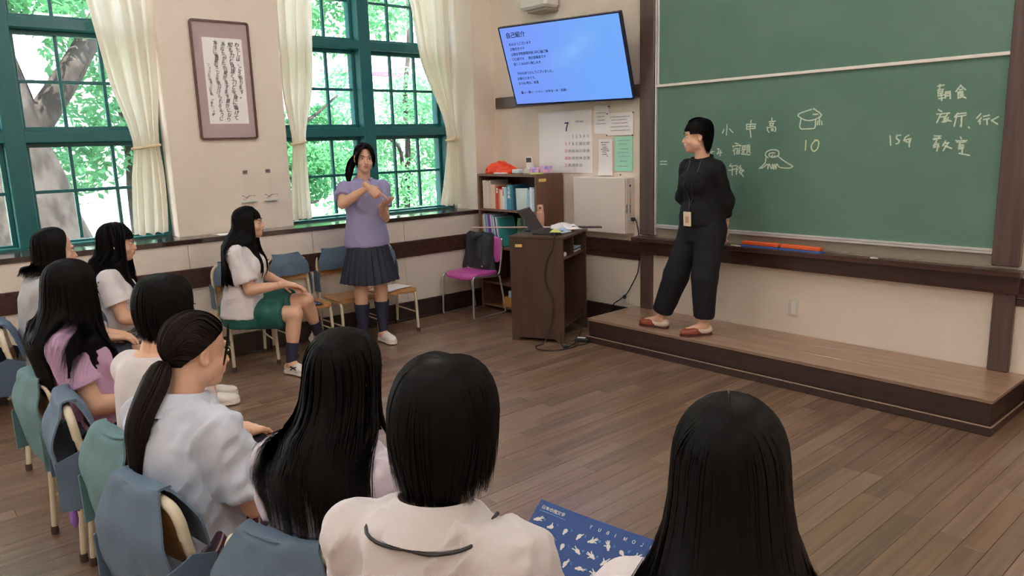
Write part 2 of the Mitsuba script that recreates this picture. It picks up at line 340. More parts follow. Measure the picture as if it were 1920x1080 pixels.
# ---------------------------------------------------------------- people: fields, heads, hair, bodies
class Field:
    """A distance field on a grid, turned into one continuous surface."""
    def __init__(s, lo, hi, h):
        s.lo, s.h = np.array(lo, float), h
        s.n = np.ceil((np.array(hi) - s.lo) / h).astype(int) + 1
        s.D = np.full(s.n, 9.0, np.float32)
    def block(s, lo, hi):
        a = np.clip(np.floor((np.minimum(lo, hi) - s.lo) / s.h).astype(int), 0, s.n); b = np.clip(np.ceil((np.maximum(lo, hi) - s.lo) / s.h).astype(int) + 1, 0, s.n)
        sl = tuple(slice(i, j) for i, j in zip(a, b))
        ax = [s.lo[k] + s.h * np.arange(a[k], b[k]) for k in range(3)]
        return sl, np.stack(np.meshgrid(*ax, indexing='ij'), -1)
    def join(s, sl, d, k):
        o = s.D[sl]
        if k > 0:
            t = np.maximum(k - np.abs(o - d), 0) / k; s.D[sl] = np.minimum(o, d) - t * t * t * k / 6
        else: s.D[sl] = np.minimum(o, d)
    def cut(s, sl, d, k):
        o = s.D[sl]; d = -d; t = np.maximum(k - np.abs(o - d), 0) / max(k, 1e-6); s.D[sl] = np.maximum(o, d) + t * t * t * k / 6
    def cone(s, a, b, ra, rb, k=0.02, cap=None, sub=False):
        """A tapered limb. cap: (point, normal) planes beyond which it is cut off."""
        a, b = np.array(a, float), np.array(b, float); m = max(ra, rb) + k + 0.03
        sl, p = s.block(np.minimum(a, b) - m, np.maximum(a, b) + m)
        if p.size == 0: return
        ab = b - a; t = np.clip(((p - a) @ ab) / (ab @ ab + 1e-12), 0, 1)
        d = np.linalg.norm(p - a - t[..., None] * ab, axis=-1) - (ra + (rb - ra) * t)
        for q, n in cap or (): d = np.maximum(d, (p - q) @ (np.array(n) / np.linalg.norm(n)))
        s.cut(sl, d, k) if sub else s.join(sl, d, k)
    def ell(s, c, r, B=None, k=0.015, sub=False):
        """An ellipsoid with axes B (columns)."""
        c, r = np.array(c, float), np.array(r, float); m = r.max() + k + 0.03
        sl, p = s.block(c - m, c + m)
        if p.size == 0: return
        q = p - c
        if B is not None: q = q @ np.asarray(B)
        g = np.linalg.norm(q / r, axis=-1); g2 = np.linalg.norm(q / r ** 2, axis=-1)
        d = g * (g - 1) / (g2 + 1e-9)
        s.cut(sl, d, k) if sub else s.join(sl, d, k)
    def loft(s, o, B, prof, k=0.02, lo=None, hi=None):
        """A trunk: ellipses (t, side, front radius, front shift) along the axis B[:,2] from o; lo, hi cut it flat."""
        prof = np.array(prof, float); B = np.asarray(B); R = prof[:, 1:3].max() + 0.06
        e = [o + B[:, 2] * prof[0, 0], o + B[:, 2] * prof[-1, 0]]
        sl, p = s.block(np.min(e, 0) - R, np.max(e, 0) + R)
        q = (p - o) @ B; t = q[..., 2]
        rx, ry, sy = (np.interp(t, prof[:, 0], prof[:, c]) for c in (1, 2, 3))
        g = np.sqrt((q[..., 0] / rx) ** 2 + ((q[..., 1] - sy) / ry) ** 2)
        d = (g - 1) * np.minimum(rx, ry)
        d = np.maximum(d, t - (prof[-1, 0] if hi is None else hi)); d = np.maximum(d, (prof[0, 0] if lo is None else lo) - t)
        s.join(sl, d, k)
    def at(s, P):
        q = ((np.asarray(P) - s.lo) / s.h).reshape(-1, 3).T
        return ndimage.map_coordinates(s.D, q, order=1, mode='nearest').reshape(np.shape(P)[:-1])
    def grad(s, P):
        e = s.h; P = np.asarray(P)
        g = np.stack([s.at(P + d) - s.at(P - d) for d in np.eye(3) * e], -1)
        return g / (np.linalg.norm(g, axis=-1, keepdims=True) + 1e-9)
    def blur(s, sig):
        s.D = ndimage.gaussian_filter(np.minimum(s.D, 0.12), sig); return s
    def mesh(s):
        D = s.D; ins = D < 0; n = s.n - 1
        cnt = np.zeros(n, np.uint8)
        C = [(i, j, k) for i in (0, 1) for j in (0, 1) for k in (0, 1)]
        for i, j, k in C: cnt += ins[i:n[0] + i, j:n[1] + j, k:n[2] + k]
        cell = np.argwhere((cnt > 0) & (cnt < 8)); N = len(cell)
        acc, num = np.zeros((N, 3)), np.zeros(N)
        val = {c: D[cell[:, 0] + c[0], cell[:, 1] + c[1], cell[:, 2] + c[2]] for c in C}
        for c in C:
            for ax in range(3):
                if c[ax]: continue
                e = list(c); e[ax] = 1; a, b = val[c], val[tuple(e)]; on = (a < 0) != (b < 0)
                t = np.where(on, a / np.where(on, a - b, 1), 0); p = np.array(c, float)[None].repeat(N, 0); p[:, ax] += t
                acc += np.where(on[:, None], p, 0); num += on
        V = s.lo + s.h * (cell + acc / num[:, None])
        ids = np.full(n, -1, np.int64); ids[tuple(cell.T)] = np.arange(N)
        F = []
        for ax in range(3):
            u, v = (ax + 1) % 3, (ax + 2) % 3
            A = ins; sl0 = [slice(None)] * 3; sl1 = [slice(None)] * 3; sl0[ax] = slice(0, -1); sl1[ax] = slice(1, None)
            ch = A[tuple(sl0)] != A[tuple(sl1)]; e = np.argwhere(ch); e = e[(e[:, u] > 0) & (e[:, v] > 0) & (e[:, u] < n[u]) & (e[:, v] < n[v])]
            if not len(e): continue
            q = []
            for du, dv in ((1, 1), (0, 1), (0, 0), (1, 0)):
                w = e.copy(); w[:, u] -= du; w[:, v] -= dv; q.append(ids[tuple(w.T)])
            q = np.stack(q, 1); fl = ~A[tuple(e.T)]; q[fl] = q[fl][:, ::-1]; F.append(q)
        F = np.vstack(F); F = F[(F >= 0).all(1)]
        return V, np.vstack([F[:, [0, 1, 2]], F[:, [0, 2, 3]]])
def vnormals(m):
    v, f = m; n = np.zeros_like(v); fn = np.cross(v[f[:, 1]] - v[f[:, 0]], v[f[:, 2]] - v[f[:, 0]])
    for k in range(3): np.add.at(n, f[:, k], fn)
    return n / (np.linalg.norm(n, axis=1, keepdims=True) + 1e-12)
def wrinkle(m, amp, freq, seed, B=np.eye(3), st=(1, 1, 0.35)):
    """Cloth folds: the surface moved along its normals by stretched noise in the frame B."""
    v, f = m; q = v @ B * np.array(st) * freq
    w = np.abs(meshkit.noise(q + seed * 7.1, seed) - 0.5) * 2; w2 = meshkit.noise(q * 2.3 + 31, seed + 1) - 0.5
    return v + vnormals(m) * ((0.5 - w) * amp + w2 * amp * 0.5)[:, None], f
def ang(d): return np.array([math.cos(math.radians(d)), math.sin(math.radians(d)), 0.0])
def facing(deg, pitch=0.0, roll=0.0):
    """Columns right, forward, up of a frame that faces the compass angle (0 = +x), pitched (up positive) and rolled (to its right positive), in degrees."""
    f = ang(deg); r = np.array([f[1], -f[0], 0.0]); u = np.array([0, 0, 1.0]); p, q = math.radians(pitch), math.radians(roll)
    f, u = f * math.cos(p) + u * math.sin(p), u * math.cos(p) - f * math.sin(p)
    r, u = r * math.cos(q) - u * math.sin(q), u * math.cos(q) + r * math.sin(q)
    return np.stack([r, f, u], 1)

M('mat_skin', paint(srgb(224, 178, 152), 0.04, 9.0), 0.5, specular=0.3, sheen=0.1)
M('mat_skin_warm', paint(srgb(216, 164, 134), 0.04, 9.0), 0.5, specular=0.3, sheen=0.1)
M('mat_lips', rgb(srgb(178, 96, 92)), 0.4)
M('mat_eye', rgb(srgb(235, 230, 226)), 0.2)
M('mat_iris', rgb((0.02, 0.014, 0.012)), 0.15)
M('mat_brow', rgb((0.02, 0.016, 0.014)), 0.7)
M('mat_hair', mikit.proc(lambda p, n, uv: mix((0.0016, 0.0014, 0.0016), (0.004, 0.0034, 0.0036), fbm(p.x * 140, p.y * 140, p.z * 8, 2))), 0.46, specular=0.07)
M('mat_hair_brown', mikit.proc(lambda p, n, uv: mix((0.006, 0.0045, 0.004), (0.016, 0.011, 0.009), fbm(p.x * 140, p.y * 140, p.z * 8, 2))), 0.46, specular=0.07)
HC = np.array([0, -0.012, 0.03]); HR = np.array([0.079, 0.097, 0.090])      # the scalp's ellipsoid in the head's own frame

def head_mesh(h, neck_to, neck_r, s, o, B, turn=0):
    """The head with its face, and its neck down to neck_to (world)."""
    W = lambda p: o + B @ (np.array(p, float) * s)
    lo = np.minimum(o - 0.15, np.array(neck_to) - 0.07); hi = np.maximum(o + 0.15, np.array(neck_to) + 0.05)
    F = Field(lo, hi, h); E = lambda c, r, k=0.02, sub=False: F.ell(W(c), np.array(r) * s, B, k * s, sub)
    E((0, -0.012, 0.032), (0.073, 0.092, 0.084), 0)
    E((0, 0.030, -0.030), (0.058, 0.058, 0.080), 0.03)
    E((0, 0.052, -0.078), (0.036, 0.036, 0.036), 0.03)
    E((0, 0.070, -0.096), (0.017, 0.015, 0.015), 0.02)
    for q in (-1, 1):
        E((q * 0.034, 0.060, -0.034), (0.026, 0.022, 0.026), 0.02)
        E((q * 0.048, 0.010, -0.058), (0.018, 0.03, 0.03), 0.03)
        E((q * 0.031, 0.0965, 0.004), (0.017, 0.012, 0.011), 0.008, True)
        E((q * 0.0075, 0.097, -0.036), (0.008, 0.010, 0.007), 0.006)
        for (y, z, a, b) in ((-0.012, -0.006, 0.017, 0.03), (-0.008, -0.026, 0.011, 0.013)):
            E((q * 0.075, y, z), (0.0085, a, b), 0.006)
        E((q * 0.082, -0.008, -0.006), (0.006, 0.009, 0.016), 0.006, True)
    E((0, 0.083, 0.022), (0.045, 0.012, 0.010), 0.015)
    F.cone(W((0, 0.085, 0.004)), W((0, 0.104, -0.033)), 0.007 * s, 0.0105 * s, 0.012 * s)
    E((0, 0.088, -0.055), (0.022, 0.012, 0.011), 0.012)
    E((0, 0.089, -0.068), (0.019, 0.010, 0.008), 0.010)
    E((0, 0.102, -0.0615), (0.02, 0.010, 0.0018), 0.003, True)
    F.cone(W((0, -0.022, -0.045)), neck_to, neck_r * 0.97, neck_r * 1.02, 0.03)
    return F.mesh(), W
def face_parts(key, W, s, B, lids=0.0):
    eye = trimesh.creation.icosphere(2, 1.0)
    for q in (-1, 1):
        v, f = vf(eye); e = add('eye', (np.stack([W(x) for x in v * [0.0125, 0.0105, 0.0068 - lids] + (q * 0.031, 0.0815, 0.003)]), f), 'mat_eye', key, smooth=True)
        add('iris', (np.stack([W(x) for x in v * [0.0058, 0.004, 0.0058] + (q * 0.031, 0.0895, 0.003)]), f), 'mat_iris', e, smooth=True)
        t = np.linspace(0, 1, 7)
        P = np.stack([q * (0.014 + 0.034 * t), 0.097 - 0.012 * t ** 2, 0.0215 + 0.006 * np.sin(t * 2.4)], 1)
        add('eyebrow', tube([W(p) for p in P], np.array([1.4, 2.6, 2.9, 2.7, 2.3, 1.7, 0.8]) * 0.001 * s, 6), 'mat_brow', key, smooth=True)
        P = np.stack([q * (0.0185 + 0.026 * t), 0.0925 - 0.011 * t ** 2, 0.0075 + 0.0045 * np.sin(t * 3.0)], 1)
        add('eyelashes', tube([W(p) for p in P], np.array([0.5, 1.0, 1.2, 1.2, 1.1, 0.9, 0.4]) * 0.0012 * s, 5), 'mat_brow', key, smooth=True)
    t = np.linspace(-1, 1, 11)
    up = np.stack([t * 0.021, 0.0975 - 0.010 * t ** 2, -0.0585 - 0.001 * np.cos(t * 6) + 0.003 * t ** 2], 1)
    lw = np.stack([t * 0.019, 0.0970 - 0.010 * t ** 2, -0.0668 + 0.005 * t ** 2], 1)
    add('lips', [tube([W(p) for p in up], s * 0.0036 * np.sqrt(np.clip(1.02 - t * t, 0, 1)) + 0.0003, 8), tube([W(p) for p in lw], s * 0.0044 * np.sqrt(np.clip(1.02 - t * t, 0, 1)) + 0.0003, 8)], 'mat_lips', key, smooth=True)

def slerp(a, b, t):
    w = np.arccos(np.clip((a * b).sum(-1), -1, 1))[:, None, None]; t = t[None, :, None]
    return (np.sin((1 - t) * w) * a[:, None] + np.sin(t * w) * b[:, None]) / np.maximum(np.sin(w), 1e-4)
def unit(v): return v / np.linalg.norm(v, axis=-1, keepdims=True)
def hair_paths(phi, u, m, zend, st, S=16):
    """Strand paths in the head's frame: from the part over the scalp to the widest place, then hanging down to zend.
    phi: angle round the head (0 front, + to the head's right); u: where on the part it starts; m: layer (1 = on the scalp)."""
    n = len(phi); deg = np.degrees(np.abs(phi))
    px = st.get('part', 0.0)
    crown, fore = unit(np.array([px * 0.6, st.get('crown', -0.42), 0.9])), unit(np.array([px, 0.62, 0.78]))
    w = np.clip((st.get('spread', 125) - deg) / 95, 0, 1) * u
    root = unit(crown * (1 - w)[:, None] + fore * w[:, None] + np.array([0.035, 0, 0]) * np.sign(phi)[:, None] * w[:, None])
    eq = unit(np.stack([np.sin(phi), np.cos(phi), np.full(n, -0.12)], 1))
    t1 = np.linspace(0, 1, S // 2)
    a = slerp(root, eq, t1) * HR * st.get('fat', 1.0) * m[:, None, None] + HC
    a[..., 2] += st.get('lift', 0.008) * np.sin(t1 * 3.0)[None]
    e = a[:, -1]; fall = np.maximum(e[:, 2] - zend, 0.004)
    t2 = np.linspace(0, 1, S - S // 2 + 1)[1:]
    drop = t2[None] * fall[:, None]
    tuck, flare = st.get('tuck', 0.0), st.get('flare', 0.0)
    back = np.clip(-np.cos(phi), 0, 1)
    side = 1 - back
    sc = 1 - tuck * (drop / 0.13) ** 1.5 * (0.35 + 0.65 * back[:, None]) + flare * drop
    sc = np.clip(sc, 0.3, 1.5)
    b = np.stack([HC[0] + (e[:, None, 0] - HC[0]) * sc, HC[1] + (e[:, None, 1] - HC[1]) * sc - st.get('sweep', 0) * drop * (0.2 + side[:, None]), e[:, None, 2] - drop], -1)
    return np.concatenate([a, b], 1)
def ribbons(P, width, seed=0, tip=0.12):
    """Flat tapering strands along the paths P (n, S, 3)."""
    rng = np.random.default_rng(seed); n, S, _ = P.shape
    t = np.gradient(P, axis=1); t = unit(t + 1e-9)
    c = P.mean(1, keepdims=True); out = unit(P - P.mean((0, 1)) + 1e-9)
    sd = unit(np.cross(t, out) + 1e-9); nr = np.cross(sd, t)
    tilt = rng.uniform(-0.9, 0.9, (n, 1, 1)); sd = sd * np.cos(tilt) + nr * np.sin(tilt)
    s = np.linspace(0, 1, S); prof = np.minimum(1, s / 0.06 + 0.25) * np.clip((1 - s) / 0.35, tip, 1)
    w = (width * rng.uniform(0.6, 1.3, n))[:, None, None] * prof[None, :, None]
    V = np.stack([P - sd * w, P + sd * w], 2).reshape(-1, 3)
    k = np.arange(n)[:, None] * S * 2 + np.arange(S - 1)[None] * 2
    F = np.stack([np.stack([k, k + 1, k + 3], -1), np.stack([k, k + 3, k + 2], -1)], 2).reshape(-1, 3)
    return V, F
def hair(key, o, B, s, style, n, seed, fields=(), matname='mat_hair', width=0.0016):
    """The hair of one head as its child: sheets close to the scalp with strands over them, kept outside the given fields."""
    rng = np.random.default_rng(seed); st = style; out = []
    face = math.radians(st.get('face', 62)); L = st['length']
    def zend(phi):
        d = np.abs(np.degrees(phi)); return np.interp(d, [p[0] for p in L], [p[1] for p in L])
    def place(P, m, grow=0.004 + st.get('lift_off', 0.004)):
        Q = o + (P * s) @ B.T
        sp = np.array([P[:, -1, 0] * 4.5, np.where(P[:, len(P[0]) // 2, 1] > 0.025, 1.0, -1.0), 0 * P[:, -1, 0]]).T; sp = unit(sp) @ B.T; sp[:, 2] = 0
        for f in (() if st.get('free') else fields):
            tgt = (grow + 0.03 * np.clip(m - 0.97, 0, 0.3))[:, None]; k = np.clip((np.arange(P.shape[1]) / P.shape[1] - 0.3) / 0.2, 0, 1)
            for it in range(9):
                d = f.at(Q); push = np.maximum(tgt - d, 0) * k
                g = f.grad(Q); di = unit(g * (0.25 if it < 7 else 1.0) + sp[:, None] * (0.75 if it < 7 else 0.0) + 1e-6)
                Q = Q + di * push[..., None]
                if it in (2, 4, 6): Q[:, 1:-1] = (Q[:, :-2] + 2 * Q[:, 1:-1] + Q[:, 2:]) / 4
        return Q
    if st.get('loose', True):
        for m0, cutz in ((0.97, st.get('sheetcut', 0.0)), (1.03, 0.01 + st.get('sheetcut', 0.0))):
            ph = np.linspace(face, 2 * math.pi - face, 72); ph = (ph + math.pi) % (2 * math.pi) - math.pi
            ze = zend(ph) + cutz + st.get('ragged', 0.02) * (meshkit.noise(np.stack([ph * 9, ph * 0, ph * 0 + m0 * 9], 1), seed) + 0.15)
            P = hair_paths(ph, np.full(72, 0.9), np.full(72, m0), ze, st, 22)
            out.append(grid_mesh(place(P, np.full(72, m0))))
        ph = np.concatenate([rng.uniform(face - 0.08, 2 * math.pi - face + 0.08, n)]); ph = (ph + math.pi) % (2 * math.pi) - math.pi
        cl = np.round(ph * st.get('clumps', 14)) / st.get('clumps', 14)
        m = 1 + rng.uniform(-0.02, st.get('volume', 0.10), n)
        ze = zend(ph) + rng.uniform(-0.012, 1, n) ** 2 * st.get('ragged', 0.02) * 2.0 - 0.01 + 0.6 * st.get('ragged', 0.02) * (meshkit.noise(np.stack([cl * 11, cl * 0, cl * 0], 1), seed) - 0.5)
        P = hair_paths(ph, rng.uniform(0, 1, n) ** 0.7, m, ze, st, 20)
        k = np.linspace(0, 1, 20)[None, :, None] ** 2
        wob = np.stack([meshkit.noise(np.stack([cl * 13 + a, np.zeros(n), np.zeros(n)], 1), seed + a) - 0.5 for a in (1, 2, 3)], 1)[:, None]
        P = P + wob * [1, 1, 0] * k * st.get('wob', 0.03) + rng.normal(0, 1, (n, 1, 3)) * [1, 1, 0] * k * st.get('frizz', 0.006)
        P = place(P, m)
        if fields and not st.get('free'):
            low = fields[0].at(P)[:, 8:].min(1); P = P[low > 0.0015]
        out.append(ribbons(P, width * s, seed))
    if st.get('bangs'):
        nb = n // 5; ph = rng.uniform(-face - 0.25, face + 0.25, nb); bz = st['bangs']
        ze = bz + 0.012 * np.abs(ph) ** 2 * -1 + rng.normal(0, 0.003, nb)
        a = unit(np.stack([np.sin(ph) * 0.35 + st.get('part', 0) * 0.5, 0.35 + 0 * ph, 0.93 + 0 * ph], 1)); b = unit(np.stack([np.sin(ph) * 0.95, np.cos(ph) * 0.95, 0.12 + 0 * ph], 1))
        t = np.linspace(0, 1, 9); A = slerp(a, b, t) * HR * (1.015 + rng.uniform(0, 0.05, nb))[:, None, None] + HC
        d = (A[:, -1, 2] - ze)[:, None] * np.linspace(0, 1, 6)[None, 1:]; e = A[:, -1:]
        Bp = np.concatenate([e[..., :2] * (1 + 0.04 * np.linspace(0, 1, 6)[None, 1:, None]), e[..., 2:] - d[..., None]], -1)
        P = np.concatenate([A, Bp], 1); out.append(ribbons(o + (P * s) @ B.T, width * 1.1 * s, seed + 5))
    if st.get('tied'):
        tie = np.array(st['tied']['at']); td = unit((tie - HC) / HR); tl = st['tied']['to']
        def toward(ph, m):
            d = np.degrees(np.abs(ph)); k = len(ph)
            z0 = np.interp(d, [0, 35, 62, 85, 105, 135, 180], [0.56, 0.48, 0.28, -0.02, -0.38, -0.75, -0.8])
            r = np.sqrt(1 - z0 ** 2); a = np.stack([np.sin(ph) * r, np.cos(ph) * r, z0], 1)
            cf = np.clip(np.cos(ph) * 0.5 + 0.5, 0, 1)[:, None]
            mid = unit(a * 0.55 + td * 0.45 + np.array([0, 0, 1.15]) * cf ** 1.5); tt = np.repeat(td[None], k, 0)
            t = np.linspace(0, 1, 9); q = np.concatenate([slerp(a, mid, t), slerp(mid, tt, t[1:])], 1)
            for _ in range(2): q[:, 1:-1] = (q[:, :-2] + q[:, 1:-1] * 2 + q[:, 2:]) / 4
            return unit(q) * HR * m[:, None, None] + HC
        ph = np.linspace(-math.pi, math.pi, 90)
        out.append(grid_mesh(o + (toward(ph, np.full(90, 1.035)) * s) @ B.T))
        ph = rng.uniform(-math.pi, math.pi, n // 2); P = toward(ph, 1.045 + rng.uniform(0, 0.035, n // 2)); P[:, 0] -= (P[:, 0] - HC) * 0.03
        out.append(ribbons(o + (P * s) @ B.T, width * s, seed + 9, tip=0.6))
        # the tail
        W = [o + B @ ((tie) * s)] + [np.array(q, float) for q in tl]; C = spline(W, 22)
        k = n // 2; u = np.linspace(0, 1, 22); R = st['tied'].get('r', 0.03) * np.interp(u, [0, 0.08, 0.3, 0.7, 1], [0.45, 0.75, 1.0, 0.9, 0.35])
        th, rr = rng.uniform(0, 2 * math.pi, k), np.sqrt(rng.uniform(0.3, 1, k)); end = np.minimum(1, rng.uniform(0.72, 1.05, k))
        tt = unit(np.gradient(C, axis=0)); ux = unit(np.cross(tt, B[:, 1])); uy = np.cross(tt, ux)
        P = []
        for i in range(k):
            q = u * end[i]; c = np.stack([np.interp(q, u, C[:, a]) for a in range(3)], 1); X = np.stack([np.interp(q, u, ux[:, a]) for a in range(3)], 1); Y = np.stack([np.interp(q, u, uy[:, a]) for a in range(3)], 1)
            ra = np.interp(q, u, R)[:, None] * rr[i]; tw = th[i] + 0.5 * q
            P.append(c + (X * np.cos(tw)[:, None] + Y * np.sin(tw)[:, None] * 0.7) * ra)
        out.append(ribbons(np.array(P), width * 1.1 * s, seed + 11)); out.append(tube(C, R * 0.82, 12))
        pony = C
    for lock in st.get('locks', ()):
        # loose locks: lists of points in the head's frame
        C = spline([o + B @ (np.array(q) * s) for q in lock['path']], 16); k = lock.get('n', 40); rng2 = np.random.default_rng(seed + 77)
        off = rng2.normal(0, lock.get('r', 0.006), (k, 1, 3)) * np.interp(np.linspace(0, 1, 16), [0, 0.3, 1], [0.5, 1, 0.7])[None, :, None]
        out.append(ribbons(C[None] + off, width * s, seed + 13))
    return add('hair', out, matname, key, smooth=True)

def hand(wrist, fwd, palm, side, curl, s=1.0, h=0.0032, spread=0.12, curls=None, thumb=0.5):
    """A hand: wrist, forward, the palm's facing direction; side +1 = thumb to the right of forward when the palm faces down. curl: bend per joint in radians."""
    wrist, f, p = np.array(wrist, float), unit(np.array(fwd, float)), np.array(palm, float); p = unit(p - f * (p @ f)); r = np.cross(f, -p) * side    # r: towards the thumb
    W = lambda a, b, c: wrist + (r * a + f * b + p * c) * s
    pts = []; bones = []
    base = [(0.026, 0.082), (0.009, 0.087), (-0.009, 0.084), (-0.026, 0.077)]
    ln = [(0.038, 0.024, 0.019), (0.042, 0.028, 0.02), (0.039, 0.026, 0.02), (0.031, 0.02, 0.018)]
    for i, ((x, y), l) in enumerate(zip(base, ln)):
        c = curl if curls is None else curls[i]; a = 0.0; q = W(x, y, 0.002); d = spread * (1.5 - i) * 0.4
        bones.append((W(x * 0.55, 0.02, 0.0), q, 0.0125, 0.0105))
        for j in range(3):
            a += c * (0.75, 1.0, 0.7)[j]; dirv = (f * math.cos(a) + p * math.sin(a)) * math.cos(d) + r * math.sin(d)
            e = q + dirv * l[j] * s; bones.append((q, e, (0.0088, 0.008, 0.0072)[j], (0.008, 0.0072, 0.006)[j])); q = e
    t0, t1 = W(0.022, 0.022, 0.006), W(0.043, 0.052, 0.012 + 0.012 * thumb); td = unit(f * 0.8 + r * (0.45 - 0.55 * thumb) + p * (0.15 + 0.5 * thumb))
    t2 = t1 + td * 0.030 * s; t3 = t2 + unit(td + f * 0.3 - r * 0.25 * thumb) * 0.024 * s
    bones += [(t0, t1, 0.015, 0.0105), (t1, t2, 0.0098, 0.0085), (t2, t3, 0.0085, 0.0066)]
    allp = np.array([b[0] for b in bones] + [b[1] for b in bones] + [wrist - f * 0.03 * s])
    F = Field(allp.min(0) - 0.03, allp.max(0) + 0.03, h)
    for a, b, ra, rb in bones: F.cone(a, b, ra * s, rb * s, 0.004)
    F.cone(W(0, -0.03, 0), W(0, 0.03, 0), 0.0225 * s, 0.02 * s, 0.015)
    F.ell(W(0, 0.05, 0.0), np.array([0.036, 0.042, 0.0145]) * s, np.stack([r, f, p], 1), 0.012)
    return F.mesh()
CREASE = np.array([[.83, 0, .56], [0, 1, 0], [-.56, 0, .83]])
BODY = [(-0.09, .13, .09, 0), (-.03, .158, .108, -.012), (.04, .152, .104, -.008), (.14, .122, .088, 0), (.19, .117, .086, .002), (.29, .134, .098, .008), (.37, .140, .093, .004), (.43, .120, .076, -.004), (.49, .058, .056, 0)]
SHIRT = [(-0.16, .176, .132, -.004), (-.03, .178, .134, -.008), (.04, .172, .130, -.004), (.14, .156, .120, .002), (.20, .152, .118, .004), (.29, .155, .121, .008), (.37, .158, .112, .004), (.43, .134, .090, -.003), (.49, .072, .070, 0)]
def on_cloth(m, P, lift):
    """The points moved onto a cloth's surface and smoothed."""
    from scipy.spatial import cKDTree
    d, i = cKDTree(m[0]).query(np.asarray(P), k=6); q = m[0][i].mean(1) + vnormals(m)[i].mean(1) * lift
    for _ in range(2): q[1:-1] = (q[:-2] + 2 * q[1:-1] + q[2:]) / 4
    return q
def person(name, label, J, head, outfit, hairs, h=0.007, seed=1, skin='mat_skin', face=True, group=None):
    """J: the joints in world metres. head: (centre, facing deg, pitch, roll, scale). One body surface; clothes and hair are its parts."""
    key = thing(name, label, 'person', group)
    hip, neck = np.array(J['hip'], float), np.array(J['neck'], float)
    shL, shR = np.array(J['shL'], float), np.array(J['shR'], float)
    U = unit(neck - hip); r = unit(shR - shL - U * ((shR - shL) @ U)); Bt = np.stack([r, np.cross(U, r), U], 1); k = np.linalg.norm(neck - hip) / 0.49
    sc = lambda pr, w=1.0: [(t * k, a * w, b * w, c) for t, a, b, c in pr]
    girth = outfit.get('girth', 1.0)
    o, hd, hp, hr, hs = np.array(head[0], float), head[1], head[2], head[3], head[4]; Bh = facing(hd, hp, hr)
    pts = np.array([J[q] for q in J if q in ('hip', 'neck', 'shL', 'shR', 'elL', 'elR', 'wrL', 'wrR', 'knL', 'knR', 'anL', 'anR', 'hjL', 'hjR')], float)
    lo, hi = pts.min(0) - 0.2, pts.max(0) + 0.2
    F = Field(lo, hi, h)
    F.loft(hip, Bt, sc(BODY, girth), 0)
    for q in (-1, 1):
        F.ell(hip + Bt @ np.array([q * 0.06, 0.085, 0.31 * k]), (0.05, 0.034, 0.05), Bt, 0.03)
    tops = {}
    for sd in 'LR':
        sh, el, wr = (np.array(J[q + sd], float) for q in ('sh', 'el', 'wr'))
        F.cone(hip + Bt @ np.array([0, -0.006, 0.405 * k]), sh, 0.048, 0.045, 0.04)
        F.cone(sh, el, 0.046, 0.037, 0.03); F.cone(el, wr, 0.0365, 0.0235, 0.02)
        F.cone(el + (wr - el) * 0.12, el + (wr - el) * 0.5, 0.037, 0.032, 0.02)
        if 'hj' + sd in J:
            hj, kn, an = (np.array(J[q + sd], float) for q in ('hj', 'kn', 'an'))
            F.cone(hj, kn, 0.080 * girth, 0.053, 0.05); F.cone(kn, an, 0.050, 0.033, 0.03)
            cb = unit(np.cross(np.cross(kn - an, np.array(J['toe' + sd], float)), kn - an))
            F.ell(kn + (an - kn) * 0.30 - cb * 0.014, (0.046, 0.046, 0.11), frame_of((0, 0, 0), np.cross(kn - an, cb), cb)[:3, :3], 0.04)
            toe = np.array(J['toe' + sd], float); F.cone(an + (0, 0, -0.02), an + toe * 0.13 + (0, 0, -0.05), 0.036, 0.027, 0.03); F.cone(an + (0, 0, -0.01), an - toe * 0.03 + (0, 0, -0.045), 0.034, 0.03, 0.02)
    parts = [F.mesh()]
    hm, W = head_mesh(0.0042 if h < 0.0075 else 0.005, hip + Bt @ np.array([0, 0, 0.455 * k]), 0.05, hs, o, Bh)
    parts.append(hm)
    for sd, hh in (J.get('hands') or {}).items():
        parts.append(hand(J['wr' + sd], **hh))
    add('body', parts, skin, key, smooth=True)
    if face: face_parts(key, W, hs, Bh, outfit.get('lids', 0))
    fields = []
    # the top
    t = outfit['top']; G = Field(lo, hi, h); ease = t.get('ease', 1.0)
    hem = t.get('hem', -0.10)
    G.loft(hip, Bt, sc(SHIRT, ease * girth), 0, lo=hem, hi=0.472 * k)
    for q in (-1, 1): G.ell(hip + Bt @ np.array([q * 0.055, 0.10, 0.31 * k]), (0.064, 0.036, 0.066), Bt, 0.05)
    for sd in 'LR':
        sh, el, wr = (np.array(J[q + sd], float) for q in ('sh', 'el', 'wr')); d = unit(el - sh)
        G.cone(hip + Bt @ np.array([0, -0.006, 0.41 * k]), sh, 0.062, 0.054, 0.05)
        if t.get('long'):
            G.cone(sh, el, 0.058 * ease, 0.052 * ease, 0.04); e2 = el + (wr - el) * t['long']; G.cone(el, e2 + unit(wr - el) * 0.05, 0.052 * ease, 0.042 * ease, 0.03, cap=[(e2, wr - el)])
        else:
            e1 = sh + (el - sh) * t.get('sleeve', 0.62); w = t.get('cuff', 0.066) * ease
            G.cone(sh, e1 + d * 0.05, 0.056 * ease, w, 0.03, cap=[(e1, d)])
            G.cone(e1 - d * 0.05, e1 + d * 0.06, w - 0.012, w - 0.012, 0.0, cap=[(e1 - d * 0.014, -d)], sub=True)
    if 'extra' in t: t['extra'](G, hip, Bt, k)
    G.blur(0.7)
    m = wrinkle(wrinkle(G.mesh(), t.get('fold', 0.010), t.get('freq', 13), seed, Bt), t.get('fold', 0.010) * 0.55, t.get('freq', 13) * 2.3, seed + 40, Bt @ CREASE, (1, 1, 0.3))
    add(t.get('name', 'shirt'), m, t['mat'], key, smooth=True, label=t.get('label'))
    Hf = Field(lo, hi, h); Hf.D = G.D.copy()
